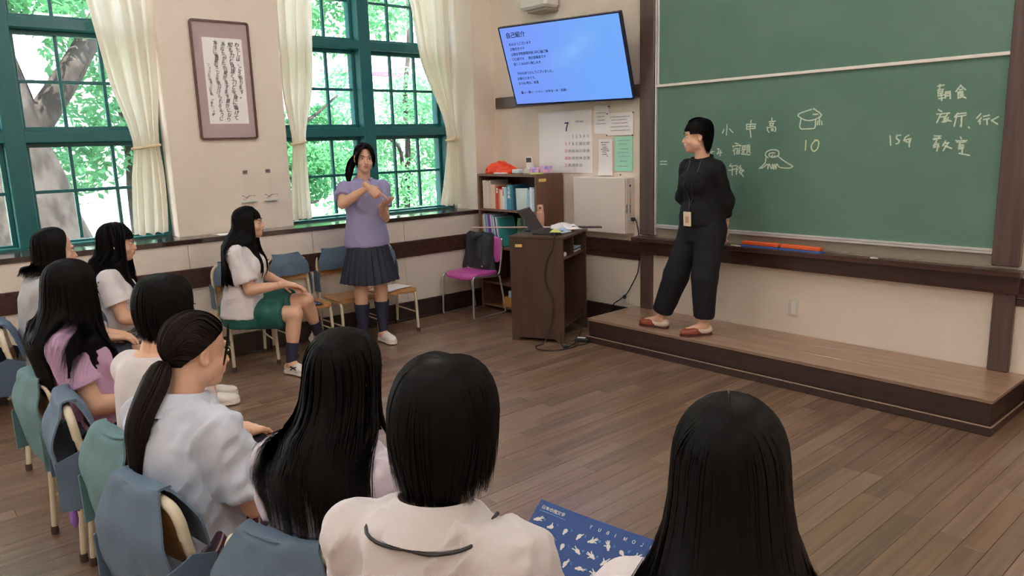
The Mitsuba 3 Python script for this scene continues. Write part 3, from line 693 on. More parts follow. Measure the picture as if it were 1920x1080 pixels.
    if t.get('collar', True): Hf.loft(hip, Bt, [(.41 * k, .135, .112, -.006), (.452 * k, .114, .112, -.006), (.50 * k, .084, .082, -.004)], 0.02)
    fields.append(Hf); G.cloth = m
    if t.get('collar', True):
        a = np.linspace(0.42, 2 * math.pi - 0.42, 30) + math.pi / 2
        cr = t.get('cr', 0.066); rows = []
        for (rr, z, tip) in ((-0.006, 0.0, 0), (-0.006, 0.048, 0), (-0.002, 0.056, 0), (0.008, 0.049, 0), (0.036, -0.002, 1)):
            g = np.exp(-((np.abs(np.linspace(-1, 1, 30)) - 1) / 0.22) ** 2) * 0.03 * tip
            q = np.stack([np.cos(a) * (cr + rr) , np.sin(a) * (cr + rr) * 0.98 - 0.004 , np.full(30, z + 0.455 * k) - g - 0.018 * np.exp(-((np.abs(np.linspace(-1, 1, 30)) - 1) / 0.5) ** 2)], -1)
            rows.append(hip + q @ Bt.T)
        c = thick(np.array(rows), 0.004)
        add('collar', c, t['mat'], key, smooth=45); G.cloth = cat_mesh([m, c])
    if 'cuffband' in t:
        for sd in 'LR':
            sh, el = np.array(J['sh' + sd], float), np.array(J['el' + sd], float); e1 = sh + (el - sh) * t.get('sleeve', 0.62); d = unit(el - sh); w = t.get('cuff', 0.066) * ease + 0.004
            add('sleeve_band', [tube([e1 - d * 0.02, e1 - d * 0.018, e1 - d * 0.002, e1], [w - .002, w, w, w - .002], 20, False)], t['mat'], key, smooth=50)
    # below
    b = outfit.get('bottom')
    if b:
        if 'build' in b: m = b['build'](J, hip, Bt, k); G2 = None
        else:
            G2 = Field(lo - 0.05, hi, h)
            G2.loft(hip, Bt, [(-.11 * k, .165, .125, 0), (-.02, .178, .128, -.008), (.06, .168, .118, -.004), (.11, .15, .108, 0)], 0)
            for sd in 'LR':
                hj, kn, an = (np.array(J[q + sd], float) for q in ('hj', 'kn', 'an')); d = unit(kn - hj); e1 = hj + (kn - hj) * b.get('len', 0.86)
                if b['kind'] == 'skirt':
                    G2.cone(hj, e1 + d * 0.06, 0.105, b.get('flare', 0.088), 0.05, cap=[(e1, d)])
                    mid = (np.array(J['hjL'], float) + J['hjR']) / 2; m2 = (np.array(J['knL'], float) + J['knR']) / 2; G2.cone(mid, mid + (m2 - mid) * b.get('len', 0.86), 0.10, 0.085, 0.06, cap=[(mid + (m2 - mid) * b.get('len', 0.86), m2 - mid)])
                else:
                    w = b.get('w', (0.098, 0.08, 0.066)); G2.cone(hj, kn, w[0], w[1], 0.05); e2 = kn + (an - kn) * b.get('len', 0.9); G2.cone(kn, e2 + unit(an - kn) * 0.05, w[1], w[2], 0.03, cap=[(e2, an - kn)])
                    G2.cone(e2 - unit(an - kn) * 0.01, e2 + unit(an - kn) * 0.07, w[2] - 0.008, w[2] - 0.008, 0.0, sub=True)
            G2.blur(0.6); m = wrinkle(G2.mesh(), b.get('fold', 0.008), b.get('freq', 11), seed + 3, Bt)
        add(b.get('name', 'skirt'), m, b['mat'], key, smooth=True)
    for sd in 'LR':
        if 'an' + sd not in J: continue
        an, kn, toe = np.array(J['an' + sd], float), np.array(J['kn' + sd], float), np.array(J['toe' + sd], float)
        if outfit.get('sock'):
            f = outfit['sock'][1]; P = np.array([an + (kn - an) * u for u in np.linspace(-0.05, f, 12)])
            rr = np.interp(np.linspace(-0.05, f, 12), [-0.05, 0.1, 0.35, 0.7, 1], [0.036, 0.036, 0.046, 0.059, 0.055]) + 0.002
            add('sock', tube(P, rr, 18, False), outfit['sock'][0], key, smooth=60)
        if outfit.get('shoe'): shoe(key, an, toe, outfit['shoe'])
    for f in outfit.get('more', ()): f(key, J, hip, Bt, k, o, Bh, hs, G)
    if hairs: hairs = dict(hairs, lift_off=t.get('fold', .01) * .8); hair(key, o, Bh, hs, hairs, hairs.get('n', 1400), seed * 10, fields, hairs.get('mat', 'mat_hair'), hairs.get('width', 0.0019))
    return key
def shoe(key, an, toe, st):
    """A shoe of sole and upper, with the trim it shows; an is the ankle, the ground 0.075 under it."""
    toe = unit(np.array(toe) * [1, 1, 0.0]) if st.get('flat', True) else unit(np.array(toe)); up = np.array([0, 0, 1.0]) if st.get('flat', True) else unit(np.array([0, 0, 1.0]) - toe * toe[2])
    r = np.cross(toe, up); o = an - up * st.get('drop', 0.075); Wd = lambda a, b, c: o + r * a + toe * b + up * c
    out = np.array([(0, -.062), (.022, -.058), (.031, -.035), (.029, 0), (.033, .06), (.041, .11), (.037, .145), (.02, .168), (0, .174), (-.022, .165), (-.037, .14), (-.040, .10), (-.032, .055), (-.029, 0), (-.031, -.035), (-.022, -.058)])
    poly = shapely.Polygon(out).buffer(0.002)
    v, f = prism(poly, 0.0, st.get('sole_h', 0.02)); so = np.stack([Wd(*p) for p in v]); add('shoe_sole', (so, f), st['sole'], key, smooth=40)
    allp = np.array([Wd(a, b, c) for a in (-.05, .05) for b in (-.08, .19) for c in (0, .1)])
    F = Field(allp.min(0) - 0.02, allp.max(0) + 0.02, 0.004); B = np.stack([r, toe, up], 1); z0 = st.get('sole_h', 0.02)
    F.ell(Wd(0, 0.10, z0 + 0.012), (0.040, 0.075, 0.034), B, 0); F.ell(Wd(0, -0.015, z0 + 0.018), (0.033, 0.052, 0.042), B, 0.03); F.ell(Wd(0, 0.05, z0 + 0.022), (0.034, 0.06, 0.038), B, 0.03)
    sl, p = F.block(allp.min(0) - 0.05, allp.max(0) + 0.05); F.cut(sl, (p - Wd(0, 0, z0)) @ up, 0.004)
    if st.get('mule'):      # cut behind the instep
        nrm = unit(up * 0.62 - toe * 0.8); F.cut(sl, -((p - Wd(0, 0.045, z0 + 0.03)) @ nrm), 0.003)
    add('shoe_upper', F.mesh(), st['upper'], key, smooth=True)
    if st.get('mark'):
        for q in (-1, 1):
            for c in st['mark']:
                P = [Wd(q * x, y, z0 + z) for x, y, z in c]; add('shoe_stripe', tube(spline(P, 10), np.array([.002, .004, .005, .005, .0055, .0055, .005, .005, .004, .002]), 6), 'mat_navy', key, smooth=True)
def seat_pose(x, y, deg, lean=0.03, side=0.0, seat=0.38, head=(0.0, 0.06), width=0.155, knees=(0.09, 0.09), hands_at=None, top=1.185, hs=0.92, feet=0.40, el=0.20, elf=0.06, elz=0.27):
    """Joints of someone sitting at (x, y) facing deg; side leans to the right; head shifts the head (right, forward)."""
    B = facing(deg); o = np.array([x, y, 0.0]); W = lambda a, b, c: o + B @ np.array([a, b, c])
    hc = top - 0.115 * hs; nk = hc - 0.155 * hs + 0.025
    J = dict(hip=W(0, 0, seat + 0.085), neck=W(side, lean, nk))
    for q, s in ((-1, 'L'), (1, 'R')):
        J['sh' + s] = W(side * 0.95 + q * width, lean - 0.008, nk - 0.082)
        J['el' + s] = W(side * 0.5 + q * el, lean + elf, seat + elz)
        ha = (hands_at or {}).get(s, (q * 0.055, 0.30, seat + 0.195))
        J['wr' + s] = W(*ha)
        J['hj' + s] = W(q * 0.085, 0.0, seat + 0.075); kx = knees[0 if q < 0 else 1]
        J['kn' + s] = W(q * kx, 0.43, seat + 0.065); J['an' + s] = W(q * kx, feet, 0.085); J['toe' + s] = ang(deg)
    return J, W(side * 1.05 + head[0], lean + head[1], hc), W
# ---------------------------------------------------------------- blackboard, screen and the things on the front wall
M('mat_board', mikit.proc(lambda p, n, uv: mix(srgb(80, 117, 102), srgb(98, 133, 118), dr.clip(fbm(p.x * 1.4 + 3, p.z * 1.9, 0.5, 4) * 1.5 - 0.25, 0, 1))), 0.55)
M('mat_chalk', mikit.proc(lambda p, n, uv: mix(srgb(170, 196, 176), srgb(226, 232, 216), noise(p.x * 420, p.z * 420))), 0.9)
M('mat_chalk_yellow', rgb(srgb(206, 214, 170)), 0.9)
bb = thing('blackboard', 'large green two-panel blackboard with chalk writing in aluminium rails', 'blackboard')
add('lower_panel', box((1.985, -0.012, 0.895), (4.366, 0.004, 1.972), 0.001), 'mat_board', bb)
add('upper_panel', box((2.012, -0.03, 1.985), (4.366, -0.014, 3.1), 0.001), 'mat_board', bb)
add('divider_rail', box((1.98, -0.035, 1.966), (4.368, 0.004, 1.986), 0.002), 'mat_white', bb)
add('bottom_rail', [box((1.98, -0.034, 0.872), (4.368, 0.004, 0.886), 0.002), box((1.98, -0.026, 0.888), (4.368, 0.004, 0.902), 0.002)], 'mat_silver', bb)
add('side_rail', [box((1.970, -0.034, 0.815), (1.984, 0.004, 3.1), 0.002), box((1.99, -0.034, 1.985), (2.01, 0.004, 3.1), 0.002)], 'mat_silver', bb)
M('mat_kick', rgb(srgb(150, 138, 124)), 0.5)
add('lower_board', box((1.97, -0.01, 0.80), (4.368, 0.004, 0.874), 0.001), 'mat_kick', bb)
CHALK = "2607,1662 2603,1586;2583,1629 2569,1600;2626,1630 2657,1602|2800,1685 2793,1624 2803,1565;2766,1659 2766,1620;2766,1656 2836,1656 2828,1626;2767,1623 2834,1627;2770,1640 2831,1642|2958,1694 2960,1669;2938,1667 2985,1670;2946,1657 2974,1657 2966,1643 2944,1642;2946,1657 2944,1642;2925,1630 2929,1610 2940,1597;2925,1627 2967,1633 2989,1628 2990,1605 2982,1600;2959,1619 2970,1619 2971,1606 2957,1608 2959,1619|3242,1736 3148,1705 3222,1663 3312,1692 3255,1740;3172,1682 3166,1619 3204,1610 3250,1611 3271,1619 3273,1666;3254,1703 3287,1702;3298,1688 3300,1660;3289,1658 3285,1634;3299,1657 3300,1634;3314,1657 3318,1633|3213,1535 3211,1470|3272,1536 3295,1533 3302,1512 3293,1478 3270,1463 3254,1479 3253,1503 3270,1527 3290,1536|2438,1482 2477,1487;2458,1465 2500,1470;2470,1484 2475,1446;2465,1463 2443,1441;2477,1460 2494,1443|2528,1489 2546,1489 2532,1451 2528,1459 2569,1462;2559,1478 2554,1438|2675,1529 2705,1520;2660,1503 2664,1495;2657,1506 2723,1512 2718,1502;2682,1492 2661,1471;2673,1476 2674,1445;2688,1487 2718,1490;2694,1476 2715,1478 2713,1452 2692,1451 2694,1476;2695,1464 2714,1466|2735,1507 2762,1509 2760,1488 2737,1486 2735,1507;2737,1497 2759,1499;2730,1478 2766,1481;2748,1478 2749,1454;2740,1468 2731,1449 2797,1444;2771,1509 2794,1514;2774,1501 2795,1503 2796,1470 2775,1467 2774,1501;2774,1491 2795,1492;2775,1480 2795,1481;2778,1465 2770,1454;2793,1467 2802,1455|2941,1422 2921,1435 2920,1453 2939,1470 2973,1477 3006,1472 3021,1457 3016,1437 2991,1427 2964,1426;2990,1455 2965,1455 2946,1445 2952,1432 2980,1426 2994,1437;2974,1440 2966,1435;2924,1422 2920,1392 2903,1371 2875,1348;2875,1348 2909,1358 2937,1379 2941,1351;2941,1345 2951,1379 2969,1346 2977,1379 2986,1343 2993,1376 3003,1346 3007,1381 3025,1359 3061,1352 3107,1352;3019,1429 3059,1401 3128,1364;3107,1352 3128,1364|2648,1381 2634,1363;2637,1363 2695,1368;2628,1333 2698,1344;2658,1360 2660,1299|2704,1365 2686,1344;2707,1344 2687,1323;2696,1334 2693,1304;2728,1368 2713,1352 2734,1350;2734,1352 2717,1336 2747,1339;2732,1336 2714,1318;2717,1331 2753,1334 2724,1307;2723,1323 2751,1289|4017,1837 4017,1812;4006,1828 4041,1832;4010,1807 4036,1808 4033,1786 4011,1784 4010,1807;4010,1797 4034,1797;4010,1772 4048,1777;4028,1783 4033,1745;4016,1756 4042,1759;4051,1792 4051,1757;4051,1792 4075,1793 4078,1753;4052,1782 4075,1782;4053,1769 4076,1770|4128,1824 4105,1791;4128,1821 4155,1797;4123,1799 4137,1801;4117,1787 4140,1788 4139,1769 4119,1767;4117,1787 4120,1753;4120,1779 4139,1779;4120,1753 4140,1759;4146,1771 4135,1764 4161,1751|4020,1693 4038,1682;4012,1668 4081,1671;4032,1665 4016,1619;4035,1652 4054,1653 4052,1621 4044,1623;4070,1663 4061,1653;4062,1646 4061,1623 4077,1630;4076,1647 4070,1633 4094,1624|4124,1668 4109,1648;4120,1655 4110,1596;4122,1665 4168,1668;4125,1650 4168,1656;4146,1652 4148,1592 4141,1597|4185,1588 4190,1583|4243,1660 4224,1636;4247,1637 4233,1616;4241,1630 4243,1603;4257,1644 4286,1650;4259,1627 4287,1631;4276,1629 4279,1599|4330,1639 4299,1621 4331,1598|3755,1552 3761,1493|3818,1553 3794,1551 3793,1533 3812,1521 3808,1506 3793,1501|3864,1552 3844,1539 3838,1521 3857,1510 3877,1517;3845,1523 3878,1531;3871,1531 3871,1483|4007,1543 4043,1542;4038,1542 4023,1522 4003,1522;4005,1528 4044,1529;4023,1517 4006,1486 4034,1496;4024,1501 4033,1486 4027,1455;4007,1476 4038,1483;4071,1513 4057,1485;4065,1498 4089,1503;4087,1503 4061,1457;4069,1485 4106,1469|4148,1534 4153,1524;4126,1515 4134,1504;4128,1512 4182,1513 4175,1506;4141,1502 4168,1504;4152,1501 4144,1486 4167,1488;4143,1476 4170,1478;4143,1466 4169,1469;4161,1473 4164,1441;4148,1441 4202,1429|2011,1397 2037,1402;2047,1397 2073,1401;2011,1377 2037,1377;2047,1377 2073,1377"
for i, ch in enumerate(CHALK.split('|')):
    ms = []
    for st in ch.split(';'):
        P = np.array([[float(c) / 1000 for c in q.split(',')] for q in st.split()])
        P = np.stack([P[:, 0], np.full(len(P), -0.0122), P[:, 1]], 1)
        n = max(2, len(P) * 3 if len(P) > 2 and i in (3, 5, 10) else len(P)); Q = spline(P, n) if n > len(P) else P
        for a, b in zip(Q[:-1], Q[1:]):
            d = unit(b - a); w = np.array([-d[2], 0, d[0]]) * 0.0042; e = d * 0.003
            q = np.array([a - w - e, b - w + e, b + w + e, a + w - e]); f = np.array([[0, 1, 2], [0, 2, 3]])
            ms.append((np.vstack([q, q + (0, -0.0012, 0)]), np.array([[4, 5, 6], [4, 6, 7], [0, 2, 1], [0, 3, 2], [0, 1, 5], [0, 5, 4], [1, 2, 6], [1, 6, 5], [2, 3, 7], [2, 7, 6], [3, 0, 4], [3, 4, 7]])))
    add('chalk_writing', ms, 'mat_chalk_yellow' if i in (4, 5) else 'mat_chalk', bb + '__lower_panel')
ty = thing('chalk_tray', 'dark wooden chalk tray running under the blackboard', 'tray')
M('mat_tray_top', wood(srgb(70, 58, 54), srgb(92, 78, 72), 0, 1, 40), 0.4)
add('shelf', [box((1.815, -0.125, 0.776), (4.535, -0.0, 0.792), 0.003)], 'mat_tray_top', ty)
add('lip', box((1.81, -0.132, 0.765), (4.54, -0.112, 0.800), 0.006), 'mat_dark_wood', ty)
add('apron', box((1.84, -0.06, 0.655), (4.52, -0.0, 0.776), 0.004), 'mat_dark_wood', ty)
add('stop', [box((1.83, -0.11, 0.790), (1.97, -0.05, 0.802), 0.004)], 'mat_dark_wood', ty)
M('mat_orange', rgb(srgb(226, 96, 44)), 0.6); M('mat_blue_felt', rgb(srgb(62, 96, 164)), 0.9)
for i, (x0, x1, y, rz, lb) in enumerate(((2.80, 3.09, -0.080, -0.02, 'orange and blue board eraser on the chalk tray, nearer the teacher'), (3.10, 3.40, -0.086, -0.05, 'orange and blue board eraser on the chalk tray, farther from the teacher'))):
    k = thing('board_eraser', lb, 'eraser', 'board erasers'); Mx = mat(((x0 + x1) / 2, y, 0.792), rz); h = (x1 - x0) / 2
    add('felt', xf(box((-h, -0.028, 0), (h, 0.028, 0.020), 0.005), Mx), 'mat_blue_felt', k)
    add('back', xf(box((-h + .004, -0.026, 0.020), (h - .004, 0.026, 0.045), 0.006), Mx), 'mat_orange', k)
for x, y, m, lb, r in ((2.735, -0.09, 'mat_chalk_yellow', 'short yellow chalk stick on the tray beside the eraser', 0.3), (2.782, -0.112, 'mat_paper', 'short white chalk stick on the tray next to the yellow one', 0.1), (3.74, -0.10, 'mat_paper', 'white chalk stick lying alone on the right of the tray', 0.05)):
    c, s = math.cos(r), math.sin(r); L = 0.022
    add('chalk_stick', tube([(x - c * L, y - s * L, .7985), (x + c * L, y + s * L, .7985)], [0.0065, 0.0058], 10), m, smooth=40, label=lb, cat='chalk', group='chalk sticks on the tray')

# television
M('mat_tv_body', rgb((0.012, 0.02, 0.05)), 0.25)
tvc = np.array([(0.736, -0.537, 2.53), (1.882, -0.326, 2.518), (1.80, -0.102, 1.888), (0.654, -0.314, 1.90)])
C0 = tvc.mean(0); ex = unit(tvc[1] - tvc[0] + tvc[2] - tvc[3]); ey = tvc[0] - tvc[3] + tvc[1] - tvc[2]; TVM = frame_of(C0, ex, ey); tw, th = 0.585, 0.338
tv = thing('television', 'wall-mounted flat television tilted down, showing a blue text slide', 'television')
add('casing', xf(box((-tw, -th, -0.045), (tw, th, -0.003), 0.006), TVM), 'mat_tv_body', tv)
bez = prism(shapely.box(-tw, -th, tw, th).difference(shapely.box(-tw + .010, -th + .014, tw - .010, th - .010)), -0.003, 0.004)
add('bezel', xf(bez, TVM), 'mat_tv_body', tv)
scr = mikit.ply(xf((np.array([(-tw + .009, -th + .013, 0), (tw - .009, -th + .013, 0), (tw - .009, th - .009, 0), (-tw + .009, th - .009, 0)]), np.array([[0, 1, 2], [0, 2, 3]])), TVM), 'mat_tv_body', uv=np.array([(0, 0), (1, 0), (1, 1), (0, 1.0)]))
def slide(p, n, uv):
    x, y = (uv.x - 0.5) * 2 * tw, (uv.y - 0.5) * 2 * th
    base = mix((0.19, 0.33, 1.0), (0.17, 0.42, 1.0), smoothstep(-0.5, 0.4, x)); c = fbm(x * 3.2 + 5 - y * 1.5, y * 5 + x * 2 + 2, 0.3, 4)
    d = dr.square((x - 0.12) / 0.20 ) + dr.square((y - 0.10 - 0.45 * (x - 0.12)) / 0.09)
    return mix(base, (0.28, 0.58, 1.0), dr.clip(c * 1.9 - 0.55, 0, 1) * dr.exp(-d) ) * TV_GAIN
TV_GAIN = 0.92
scr['emitter'] = {'type': 'area', 'radiance': mikit.proc(slide)}
add('screen', scr, None, tv)
M('mat_slide_text', rgb((0.004, 0.010, 0.07)), 0.9)
lines = [('自己紹介', .062, .245, .050), ('おはようございます', .072, .180, .026), ('立教花子です', .072, .138, .026), ('立教女学院高等学校 1年〇組〇番', .072, .096, .026), ('〇〇部です       美化委員長です', .072, .054, .026), ('宜しくおねがい致します', .076, .012, .026), ('今日はありがとうございました。', .090, -.068, .026), ('お疲れさまです。', .080, -.112, .026), ('またね 明日、来週', .080, -.154, .026), ('暑い・寒い・トイレ・お弁当・水・記録・', .085, -.235, .026)]
for s, x, y, h in lines:
    m = text(s, h, depth=0.0006, weight=0.012); add('slide_text', xf(m, TVM @ mat((-tw + x, y, 0.0008))), 'mat_slide_text', tv + '__screen')
add('mount_arm', [box((1.25, -0.24, 2.1), (1.32, 0.0, 2.3), 0.005), box((1.15, -0.02, 2.02), (1.42, 0.0, 2.4), 0.003)], 'mat_black', tv)
k = thing('wall_speaker', 'pale box unit fixed high on the wall above the television', 'speaker')
M('mat_pale_plastic', rgb(srgb(214, 210, 204)), 0.5)
add('casing', box((0.60, -0.19, 2.71), (0.93, -0.012, 3.02), 0.02), 'mat_pale_plastic', k); add('bracket', box((0.66, -0.15, 2.685), (0.90, 0.0, 2.715), 0.006), 'mat_kick', k)

# papers pinned left of the blackboard
def sheet(name, x0, x1, z0, z1, m, label, cat, curl=0.0, y=-0.004, group=None):
    a, b = np.linspace(0, 1, 10), np.linspace(0, 1, 12); A, Bb = np.meshgrid(a, b, indexing='ij')
    P = np.stack([x0 + (x1 - x0) * A + 0.02 * curl * (1 - Bb) ** 2, y - curl * 0.05 * (1 - Bb) ** 3 * (0.3 + 0.7 * (1 - A)), z0 + (z1 - z0) * Bb], -1)
    k = thing(name, label, cat, group); add('paper', thick(P, 0.0012), m, k); return k
WF = lambda x, z, y=-0.0062: frame_of((x, y, z), (1, 0, 0), (0, 0, 1))
M('mat_paper_green', rgb(srgb(170, 232, 208)), 0.7); M('mat_print', rgb(srgb(120, 120, 134)), 0.8); M('mat_blue_print', rgb(srgb(40, 52, 120)), 0.7); M('mat_red_print', rgb(srgb(214, 120, 140)), 0.7)
cal = sheet('wall_calendar', .625, 1.285, 1.30, 1.838, 'mat_paper', 'large white wall calendar page with a blue numeral seven', 'calendar', curl=0.12)
add('numeral', xf(text('7', .10, weight=0.015), WF(.955, 1.665, -0.0075)), 'mat_blue_print', cal)
add('month_name', xf(text('2025 July', .022), WF(1.09, 1.735, -0.0075)), 'mat_print', cal)
for r, row in enumerate((['', '', '1', '2', '3', '4', '5'], ['6', '7', '8', '9', '10', '11', '12'], ['13', '14', '15', '16', '17', '18', '19'], ['20', '21', '22', '23', '24', '25', '26'], ['27', '28', '29', '30', '31'])):
    for c, s in enumerate(row):
        if s: add('date', xf(text(s, .030, weight=0.012), WF(.962 + c * .0445 - .008 * (len(s) - 1), 1.605 - r * .062 + .0 * c, -0.008)), 'mat_red_print' if c == 0 or s == '21' else 'mat_print', cal)
def lines_on(k, x0, x1, zs, m='mat_print', t=0.004, y=-0.0052):
    add('printed_lines', [box0((x0 + 0.01 * (i % 3), y - .0006, z), (x1 - 0.03 * ((i * 7) % 4) / 3, y, z + t)) for i, z in enumerate(zs)], m, k)
k = sheet('pinned_notice', 1.31, 1.475, 1.63, 1.862, 'mat_paper', 'small white notice pinned beside the calendar top', 'notice', group='notices beside the blackboard'); lines_on(k, 1.33, 1.45, [1.80, 1.77, 1.74, 1.71])
k = sheet('pinned_notice', 1.452, 1.735, 1.612, 1.795, 'mat_paper', 'wide white notice pinned above the pale green sheet', 'notice', y=-0.009, group='notices beside the blackboard'); lines_on(k, 1.49, 1.70, [1.76, 1.735, 1.71, 1.68, 1.65], y=-0.0102)
k = sheet('pinned_notice', 1.362, 1.515, 1.285, 1.585, 'mat_paper', 'white notice with a small table hanging askew left of the green sheet', 'notice', curl=0.5, y=-0.012, group='notices beside the blackboard'); lines_on(k, 1.39, 1.48, [1.555, 1.535, 1.515, 1.5, 1.485, 1.47, 1.455, 1.44], y=-0.0136, t=0.006)
k = sheet('pinned_notice', 1.535, 1.728, 1.318, 1.602, 'mat_paper_green', 'pale green notice pinned just left of the blackboard post', 'notice', y=-0.006, group='notices beside the blackboard'); lines_on(k, 1.57, 1.70, [1.57, 1.54, 1.5, 1.47, 1.44, 1.40, 1.36], y=-0.0072, t=0.003)
for x, z, lb in ((1.475, 1.85, 'corner of the small notice'), (1.46, 1.79, 'left top of the wide notice'), (1.735, 1.79, 'right top of the wide notice'), (1.73, 1.61, 'top of the pale green notice'), (1.6, 1.29, 'bare wall above the cream wall box'), (1.455, 1.615, 'top of the askew notice')):
    add('push_pin', tube([(x, -0.002, z), (x, -0.012, z), (x, -0.016, z)], [0.003, 0.006, 0.004], 8), 'mat_black', smooth=40, label='dark push pin at the ' + lb, cat='pin', group='push pins')
# white steel cabinet with its socket
M('mat_cabinet_white', rgb(srgb(234, 222, 216)), 0.4)
k = thing('wall_cabinet', 'cream steel wall box with a lock on its right side', 'cabinet')
add('body', box((1.165, -0.105, 0.81), (1.743, -0.0, 1.272), 0.006), 'mat_cabinet_white', k)
add('door', box((1.166, -0.124, 0.812), (1.742, -0.107, 1.270), 0.005), 'mat_cabinet_white', k)
add('keyhole', tube([(1.741, -0.06, 1.205), (1.748, -0.06, 1.205)], 0.009, 12), 'mat_black', k)
add('handle', box((1.74, -0.112, 0.985), (1.752, -0.098, 1.055), 0.004), 'mat_kick', k)
sp = add('switch_plate', box((1.742, -0.075, 0.925), (1.748, -0.05, 1.16), 0.002), 'mat_pale_plastic', k)
M('mat_amber', rgb(srgb(240, 150, 90)), 0.4)
add('indicator', box((1.747, -0.072, 1.085), (1.751, -0.053, 1.10), 0.001), 'mat_amber', sp); add('slot', box((1.747, -0.066, 0.985), (1.750, -0.060, 1.05), 0.001), 'mat_black', sp)
k = thing('power_cable', 'black cable plugged into the cream wall box', 'cable')
add('plug', box((1.742, -0.05, 0.915), (1.775, -0.025, 0.945), 0.006), 'mat_black', k)
add('cord', tube(spline([(1.775, -.04, .93), (1.80, -.05, .92), (1.815, -.05, .87), (1.822, -.045, .82), (1.815, -.03, .74), (1.812, -.02, .65), (1.80, -.025, .50), (1.74, -.03, .38), (1.69, -.035, .30), (1.62, -.05, .235), (1.56, -.06, .19), (1.53, -.08, .10), (1.50, -.12, .012), (1.45, -.2, .008)], 50), 0.005, 7), 'mat_black', k, smooth=True)
def plate(x, z, lb, w=.036, h=.06, plug=False):
    k = thing('outlet_plate', lb, 'wall socket'); add('plate', box((x - w, -0.010, z - h), (x + w, 0.0, z + h), 0.004), 'mat_pale_plastic', k); add('insert', box((x - .014, -0.014, z - .045), (x + .014, -0.008, z + .045), 0.003), 'mat_white', k)
    if plug: add('plug', box((x - .012, -0.04, z - .012), (x + .012, -0.012, z + .014), 0.005), 'mat_black', k)
plate(1.655, 0.262, 'pale wall socket with a black plug left of the platform', plug=True)
plate(3.17, 0.385, 'pale blank socket plate on the wall below the blackboard')
# ---------------------------------------------------------------- corner: bookcase, podium, pink chair
M('mat_brown_laminate', wood(srgb(96, 66, 50), srgb(112, 80, 62), 2, 1, 20), 0.45)
M('mat_podium', wood(srgb(62, 44, 35), srgb(74, 54, 42), 2, 1, 22), 0.4)
M('mat_shelf_dark', rgb(srgb(66, 44, 36)), 0.5)
M('mat_label', rgb(srgb(218, 190, 120)), 0.4)
bk = thing('bookcase', 'brown open bookcase full of books in the corner', 'bookcase')
bx0, bx1, by0 = 0.13, 0.94, -0.352
add('side_panel', box((bx0, by0, 0), (bx0 + .022, -0.024, 1.30), 0.002), 'mat_brown_laminate', bk)
add('side_panel', box((bx1 - .022, by0, 0), (bx1, -0.024, 1.30), 0.002), 'mat_brown_laminate', bk)
add('back_panel', box((bx0, -0.034, 0.03), (bx1, -0.024, 1.29), 0.001), 'mat_shelf_dark', bk)
for z in (1.278, 0.955, 0.60, 0.26, 0.04):
    add('top' if z > 1.2 else 'shelf', box((bx0 + .02, by0 + (0 if z > 1.2 else .006), z), (bx1 - .02, -0.03, z + .022), 0.002), 'mat_brown_laminate', bk)
add('label', box((bx1 - .001, by0 + .03, 1.235), (bx1 + .002, by0 + .12, 1.262), 0.001), 'mat_label', bk)
def book(x, w, z, h, d, col, lb, lean=0.0, title=None, tc='mat_ink', name='book', cat='book', grp='books on the bookcase'):
    k = thing(name, lb, cat, grp); c = f'mat_book_{"_".join(map(str, col))}'
    if c not in scene: M(c, rgb(srgb(*col)), 0.5)
    Mx = mat((x, by0 + .025, z), 0, 0, -lean)
    cov = [box((0, 0, 0), (0.0025, d, h), .0008), box((w - .0025, 0, 0), (w, d, h), .0008), box((0, 0, 0), (w, .003, h), .0008)]
    add('cover', xf(cat_mesh(cov), Mx), c, k); add('pages', xf(box((0.0025, .003, .003), (w - .0025, d - .004, h - .003), .0005), Mx), 'mat_paper', k)
    if title:
        m = text(title, min(w * .62, h / (len(title) * 1.15)), vertical=True, depth=.0006, weight=.02)
        F = frame_of((0, 0, 0), (1, 0, 0), (0, 0, 1)); add('title', xf(m, Mx @ mat((w * .19, -.0006, h * .95)) @ F), tc, k)
M('mat_title_red', rgb(srgb(170, 40, 70)), 0.6); M('mat_title_white', rgb((.85, .85, .85)), 0.6)
S1 = 0.977
book(.175, .045, S1, .262, .22, (226, 204, 188), 'tall cream file at the left end of the upper shelf')
book(.222, .045, S1, .255, .22, (222, 200, 186), 'tall cream file, second on the upper shelf')
book(.270, .022, S1, .262, .22, (206, 190, 186), 'thin grey-cream file, third on the upper shelf')
book(.294, .062, S1, .225, .20, (220, 186, 160), 'wide beige file box on the upper shelf')
book(.362, .040, S1, .205, .17, (186, 54, 48), 'red book on the upper shelf', title='辞典', tc='mat_title_white')
book(.404, .020, S1, .185, .16, (226, 132, 92), 'thin orange paperback beside the red book')
book(.426, .028, S1, .180, .16, (224, 206, 182), 'cream paperback beside the orange one')
book(.456, .028, S1, .205, .17, (238, 232, 232), 'white book with a dark pink title on its spine', title='手話辞典', tc='mat_title_red')
book(.487, .028, S1, .20, .17, (150, 196, 200), 'pale turquoise book next to the teal dictionary')
book(.517, .062, S1, .225, .19, (38, 128, 150), 'thick teal dictionary on the upper shelf', title='大辞典', tc='mat_title_white')
book(.582, .022, S1, .222, .19, (40, 92, 120), 'dark blue book right of the teal dictionary')
def leaning(i, x, w, h, col, lb, ln): book(x, w, .622, h, .21, col, lb, lean=ln, name='magazine', cat='magazine', grp='magazines on the lower shelf')
